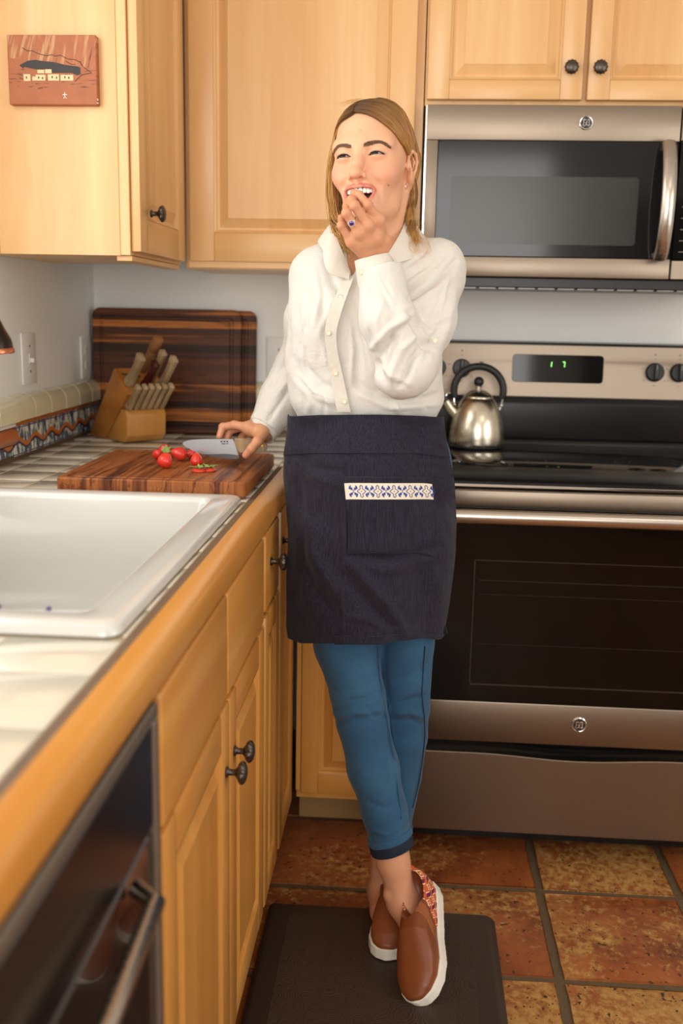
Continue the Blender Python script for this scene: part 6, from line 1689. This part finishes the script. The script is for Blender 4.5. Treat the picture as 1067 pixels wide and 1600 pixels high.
af = [(A1((540, 655, FA), (541, 760, FA), (540, 860, FA), (536, 930, FA), (535, 1000, FA)), .0030, .0022), (A1((548, 880, FA), (580, 915, FA), (610, 950, FA), (632, 992, FA)), .009, .0065), (A1((540, 905, FA), (575, 940, FA), (605, 975, FA), (625, 1000, FA)), .010, -.0055),
      (A1((540, 960, FA), (575, 965, FA), (625, 990, FA)), .006, .0035), (A1((480, 850, FA), (500, 890, FA), (530, 930, FA)), .014, .0060), (A1((470, 880, FA), (490, 930, FA), (525, 960, FA)), .012, -.0045),
      (A1((455, 715, FA), (490, 735, FA), (535, 738, FA)), .007, -.0040), (A1((450, 726, FA), (490, 750, FA), (530, 760, FA)), .009, .0035), (A1((545, 868, FA), (610, 872, FA), (690, 862, FA)), .006, -.0045), (A1((545, 885, FA), (620, 890, FA), (700, 875, FA)), .010, .0035),
      (A1((640, 870, FA), (655, 920, FA), (640, 975, FA)), .010, -.003), (A1((460, 760, FA), (470, 850, FA), (458, 950, FA)), .010, -.0035), (A1((680, 900, FA), (690, 950, FA)), .010, .003)]
STK = 1.7
AVv = strokes(AVv+npa((0, -.006, 0)), AN, af)
wn = np.array([mnoise.noise(Vector((x*18, 3, z*14)))*.0020 for x, y, z in AVv]); AVv = AVv+AN*wn[:, None]
G2 = AVv.reshape(NR, NC, 3)
apron = grid_solid('apron', G2, APR, woman, .0016)
def on_apron(u0, u1, v0, v1, nu, nv, lift, wob=0.0):
    out = []
    for a in np.linspace(v0, v1, nv):
        row = []
        for b in np.linspace(u0, u1, nu):
            r, c = a*(NR-1), b*(NC-1); i, j = min(int(r), NR-2), min(int(c), NC-2); fr_, fc_ = r-i, c-j
            P = (G2[i, j]*(1-fc_)+G2[i, j+1]*fc_)*(1-fr_)+(G2[i+1, j]*(1-fc_)+G2[i+1, j+1]*fc_)*fr_
            row.append(P+npa((0, -lift, 0)))
        out.append(row)
    return out
def vrow(py): 
    ys_ = [r[0] for r in rows]; return float(np.interp(py, ys_, np.linspace(0, 1, len(ys_))))
grid_solid('waistband', on_apron(0, 1, 0, vrow(707), 84, 14, .0030), APR, apron, .0030)
def ucol(px, py): 
    i = np.interp(py, [r[0] for r in rows], range(len(rows))); l = np.interp(i, range(len(rows)), [r[1] for r in rows]); r_ = np.interp(i, range(len(rows)), [r[2] for r in rows]); return float((px-l)/(r_-l))
pc0, pc1 = ucol(544, 800), ucol(677, 800)
pocket = grid_solid('pocket', on_apron(pc0, pc1, vrow(744), vrow(862), 40, 34, .0052), APR, apron, .0042)
# stitched outline of the pocket
mb = MB()
for a, b, c, d in ((pc0+.012, pc0+.012, vrow(783), vrow(860)), (pc1-.012, pc1-.012, vrow(783), vrow(860)), (pc0+.012, pc1-.012, vrow(858), vrow(858))):
    n = 26; P = [on_apron(a+(b-a)*k/n, a+(b-a)*k/n+1e-4, c+(d-c)*k/n, c+(d-c)*k/n+1e-4, 1, 1, .0078)[0][0] for k in range(n+1)]
    mb.tube([Vector(p) for p in P], .0005, 4)
mb.build('stitching', simple('dark_thread', srgb(20, 18, 26), .8), pocket)
trim = grid_solid('trim_band', on_apron(pc0-.004, pc1+.006, vrow(753), vrow(778), 40, 6, .0082), simple('cream_ribbon', srgb(234, 226, 206), .8), pocket, .0014)
# woven motifs of the ribbon: leaf stars and lobed crosses as raised stitches
u_of = lambda X: pc0-.004+(pc1-pc0+.010)*(X-90)/(980-90); v_of = lambda Y: vrow(753)+(vrow(778)-vrow(753))*(Y-160)/(322-160)
def motif(polys, name, mat):
    mb = MB()
    for poly in polys:
        P = [on_apron(u_of(x), u_of(x)+1e-5, v_of(y), v_of(y)+1e-5, 1, 1, .0094)[0][0] for x, y in poly]
        A_ = [mb.bm.verts.new(p) for p in P]; B_ = [mb.bm.verts.new(Vector(p)+Vector((0, .0006, 0))) for p in P]
        mb.bm.faces.new(A_); mb.bm.faces.new(B_[::-1])
        for q in range(len(P)): mb.bm.faces.new((A_[q], B_[q], B_[(q+1) % len(P)], A_[(q+1) % len(P)]))
    return mb.build(name, mat, trim, smooth=False, recalc=True)
NAVY = simple('royal_blue_thread', srgb(44, 66, 150), .7); VIOL = simple('violet_thread', srgb(74, 58, 130), .7)
leaves, lines = [], []
for c in range(6):
    X0 = 172+166*c; Y0 = 241
    for sx in (-1, 1):
        for sy in (-1, 1):
            if X0+sx*40 > 985: continue
            leaves.append([(X0+sx*x, Y0+sy*y) for x, y in ((6, 12), (12, 40), (24, 36), (22, 62), (40, 50), (46, 28), (38, 20), (28, 26), (30, 14))][::(1 if sx*sy > 0 else -1)])
            leaves.append([(X0+sx*x, Y0+sy*y) for x, y in ((0, 0), (4, 4), (14, 14), (10, 18), (-3, 3))][::(1 if sx*sy > 0 else -1)])
    Xc = X0+83
    if Xc < 970:
        ring = [(0, -62), (14, -50), (10, -26), (26, -16), (44, 0), (26, 16), (10, 26), (14, 50), (0, 62), (-14, 50), (-10, 26), (-26, 16), (-44, 0), (-26, -16), (-10, -26), (-14, -50)]
        for (x0, y0), (x1, y1) in zip(ring, ring[1:]+ring[:1]):
            L_ = math.hypot(x1-x0, y1-y0); nx, ny = -(y1-y0)/L_*3.6, (x1-x0)/L_*3.6
            lines.append([(Xc+x0+nx, Y0+y0+ny), (Xc+x1+nx, Y0+y1+ny), (Xc+x1-nx, Y0+y1-ny), (Xc+x0-nx, Y0+y0-ny)])
        lines.append([(Xc-7, Y0), (Xc, Y0-7), (Xc+7, Y0), (Xc, Y0+7)])
motif(leaves, 'leaf_motif', NAVY); motif(lines, 'cross_motif', VIOL)
# hem fold and the tie end flicking out at the lower right
grid_solid('hem', on_apron(0, 1, .965, 1.0, 84, 4, .0018), APR, apron, .0024)
tp = [[AT(686, 984, -.975), AT(688, 991, -.975)], [AT(692, 980, -.985), AT(694, 991, -.98)], [AT(696, 977, -.985), AT(699, 990, -.985)]]
grid_solid('apron_corner', tp, APR, apron, .003)

# ---- shoes
LEATH = NT('brown_leather'); LEATH.set(col=LEATH.mix(LEATH.math('MULTIPLY', LEATH.noise(LEATH.obj(), 40, 3, .5), .5), srgb(132, 70, 34), srgb(112, 58, 28)), rough=.45, coat=.1); LEATH.bump(LEATH.noise(LEATH.obj(), 500, 2, .5), .15, .0006); LEATH = LEATH.m
GORE = simple('elastic_gore', srgb(150, 86, 46), .8)
def sole_mat():
    t = NT('white_textured_sole'); z = t.xyz(t.obj())[2]; w = t.math('SINE', t.math('MULTIPLY', z, 2600))
    t.set(col=srgb(236, 230, 216), rough=.6); t.bump(t.math('ADD', w, t.noise(t.obj(), 400, 2, .5)), .35, .0008); return t.m
SOLE = sole_mat()
def woven_mat():
    t = NT('woven_heel_pattern'); P = t.obj(); x, y, z = t.xyz(P)
    u = t.math('MULTIPLY', t.math('ADD', y, t.math('MULTIPLY', x, .5)), 62); v = t.math('MULTIPLY', z, 62)
    fu = t.math('FRACT', u); fv = t.math('FRACT', v)
    au = t.math('ABSOLUTE', t.math('SUBTRACT', fu, .5)); av = t.math('ABSOLUTE', t.math('SUBTRACT', fv, .5))
    dia = t.math('ADD', au, av)
    line = t.math('LESS_THAN', t.math('ABSOLUTE', t.math('SUBTRACT', dia, .40)), .05); line2 = t.math('LESS_THAN', dia, .12)
    c = t.mix(line, srgb(196, 92, 48), srgb(240, 222, 190)); c = t.mix(line2, c, srgb(240, 222, 190))
    fu2 = t.math('FRACT', t.math('MULTIPLY', u, .5)); m = t.math('MULTIPLY', t.math('LESS_THAN', t.math('ABSOLUTE', t.math('SUBTRACT', t.math('FRACT', t.math('ADD', t.math('MULTIPLY', u, .5), t.math('MULTIPLY', v, .5))), .5)), .13), t.math('LESS_THAN', av, .34))
    c = t.mix(m, c, srgb(98, 22, 70)); t.set(col=c, rough=.85); return t.m
WOV = woven_mat()
def shoe(X, label, full=True):
    "X: 4x4 placing the shoe; local heel at the origin, toe along -Y, sole on z = 0"
    h = .0022; lo = (-.06, -.265, -.01); hi = (.06, .03, .12)
    cx = lambda y: .010*np.sin(np.clip((-y-.02)/.23, 0, 1)*math.pi*.9)        # the last curves gently
    def half_w(y):
        t = np.clip(-y/.25, 0, 1); return np.interp(t, [0, .04, .12, .3, .5, .68, .82, .92, .97, 1.0], [.006, .024, .032, .032, .034, .043, .043, .034, .022, .004]).astype(np.float32)
    def outline(gx, gy): return np.maximum(np.maximum((np.abs(gx-cx(gy))-half_w(gy))*.85, -gy-.250), gy-.001)
    def top(gy): t = np.clip(-gy/.25, 0, 1); return np.interp(t, [0, .1, .25, .45, .55, .75, .9, 1.0], [.082, .080, .074, .082, .084, .060, .046, .030])
    def upper(off):
        def fn(gx, gy, gz):
            o = outline(gx, gy)+.0035-off; hgt = top(gy)+off
            r = np.abs(gx-cx(gy))/np.maximum(half_w(gy), .01)
            return np.maximum(np.maximum(o, (gz-hgt*(1-.30*np.clip(r, 0, 1)**3))*.8), .012-gz)
        return fn
    S1 = Vol(lo, hi, h); S1.fun(lambda x, y, z: np.maximum(np.maximum(outline(x, y), -z), z-(.024+.006*np.clip((y+.12)/.12, 0, 1))), 0); 
    V, F = S1.mesh(); V = relax(V, F, 2); Xn = np.array(X); tr = lambda V: V @ Xn[:3, :3].T + Xn[:3, 3]
    t = shoe_root = bpy.data.objects.new('shoe', None); COL.objects.link(t); t.parent = woman; t['label'] = label
    S2 = Vol(lo, hi, h); S2.fun(upper(0), 0); S2.ell((.002, -.062, .100), (.0265, .054, .052), .004, 'sub'); S2.ell((.002, -.060, .07), (.024, .048, .045), .004, 'sub')
    V2, F2 = S2.mesh(); V2 = relax(V2, F2, 3)
    def part(name, V, F, mat):
        o = npmesh(name, V, F, mat, None); o.parent = t; t.matrix_world  # shapes stay in shoe coordinates
        return o
    part('sole', V, F, SOLE); part('upper', V2, F2, LEATH)
    S3 = Vol(lo, hi, h*.8); S3.fun(upper(.0016), 0); S3.ell((.002, -.062, .100), (.0275, .055, .052), .002, 'sub'); S3.ell((.002, -.060, .07), (.0245, .049, .045), .002, 'sub')
    S3.fun(lambda x, y, z: (-.105+(z-.03)*.9-y)*.7+x*0, 0, 'int')
    V3, F3 = S3.mesh(); V3 = relax(V3, F3, 1); part('woven_heel', V3, F3, WOV)
    S4 = Vol(lo, hi, h*.8); S4.fun(upper(.0008), 0); S4.ell((.002, -.062, .100), (.0265, .054, .052), .002, 'sub'); S4.ell((.002, -.060, .07), (.0235, .048, .045), .002, 'sub')
    S4.fun(lambda x, y, z: np.maximum(np.abs(y+.112-(z-.05)*.9)-.013-(z-.05)*.12, .036-z)*.7+x*0, 0, 'int')
    V4, F4 = S4.mesh(); part('elastic_gore', V4, F4, GORE)
    t.matrix_basis = Matrix.Translation(-woman.location) @ Matrix(X.tolist() if hasattr(X, 'tolist') else X)
    return t
def frame(heel, toe, up):
    y = npa(heel)-npa(toe); y /= np.linalg.norm(y); z = npa(up); z = z-y*(z@y); z /= np.linalg.norm(z); x = np.cross(y, z)
    M = np.eye(4); M[:3, 0] = x; M[:3, 1] = y; M[:3, 2] = z; M[:3, 3] = heel; return M
toe1 = npa(atz(656, 1577, .006)); heel1 = AT(672, 1392, toe1[1]+.212)
XS1 = frame(heel1, toe1, (-.55, -.45, .75)); XS1[:3, 3] = toe1 + XS1[:3, 1]*.25
shoe(XS1, 'brown slip-on shoe on her front foot, toe to the floor, heel raised')
toe2 = npa(atz(600, 1502, .019)); XS2 = frame(toe2+npa((.012, .25, 0)), toe2, (0, 0, 1)); XS2[:3, 3] = toe2 + XS2[:3, 1]*.25
shoe(XS2, 'brown slip-on shoe on her rear foot, flat on the mat')

# ---- kitchen knife in her right hand
kt = thing('kitchen_knife', tuple(AT(400, 700, KY)), 'broad steel kitchen knife with wooden handle held in her right hand above the board', 'knife')
def plane_mesh(poly, Y, th, name, mat, parent, bev=0, taper=None):
    mb = MB(); P = [AT(x, y, Y) for x, y in poly]; n = len(P)
    A_ = [mb.bm.verts.new(p+npa((0, -th/2*(taper[i] if taper else 1), 0))) for i, p in enumerate(P)]; B_ = [mb.bm.verts.new(p+npa((0, th/2*(taper[i] if taper else 1), 0))) for i, p in enumerate(P)]
    mb.bm.faces.new(A_); mb.bm.faces.new(B_[::-1])
    for i in range(n): mb.bm.faces.new((A_[i], B_[i], B_[(i+1) % n], A_[(i+1) % n]))
    if bev: bmesh.ops.bevel(mb.bm, geom=mb.bm.edges[:], offset=bev, segments=3, affect='EDGES')
    return mb.build(name, mat, parent, recalc=True, angle=30)
blade = [(285, 693.5), (287, 691), (291, 689), (295, 687.8), (300, 687), (308, 686.4), (320, 686), (345, 686), (364, 686), (368, 696), (374, 716), (366, 717), (355, 717), (345, 716.3), (335, 715), (325, 712.8), (315, 709.8), (305, 705.6), (298, 702), (292, 698.6), (287.5, 695.8)]
bl = plane_mesh(blade, KY, .0022, 'blade', BLADE, kt)
plane_mesh([(315, 709.8), (325, 712.8), (335, 715), (345, 716.3), (355, 717), (366, 717), (374, 716), (372.5, 711), (360, 709.5), (350, 709), (338, 709.2)], KY, .0027, 'ground_edge', simple('sharpened_steel', srgb(120, 122, 126), .25, 1.0), bl)
mb = MB()
for (x, y, w_, h_) in ((346, 690, 3, 2.2), (350.5, 690, 3, 2.2), (355, 690, 3, 2.2), (349, 693.5, 6, 1.4), (355, 693.3, 3, 1.2)):
    P = [AT(x-w_/2, y-h_/2, KY-.0013), AT(x+w_/2, y-h_/2, KY-.0013), AT(x+w_/2, y+h_/2, KY-.0013), AT(x-w_/2, y+h_/2, KY-.0013)]
    mb.bm.faces.new([mb.bm.verts.new(p) for p in P])
mb.build('etched_mark', DPRINT, bl, smooth=False)
hdl = plane_mesh([(364, 685), (372, 684), (386, 686), (400, 688), (410, 688), (416, 692), (418, 699), (415, 706), (406, 707), (396, 704), (384, 705), (374, 708), (369, 696)], KY, .021, 'handle', HANDLEW, kt, .004)
for x, y in ((376, 692), (394, 695), (410, 695)):
    c = Vector(AT(x, y, KY)); MB().tube([c-Vector((0, .0112, 0)), c+Vector((0, .0112, 0))], .0028, 12).build('rivet', BRASS, hdl)
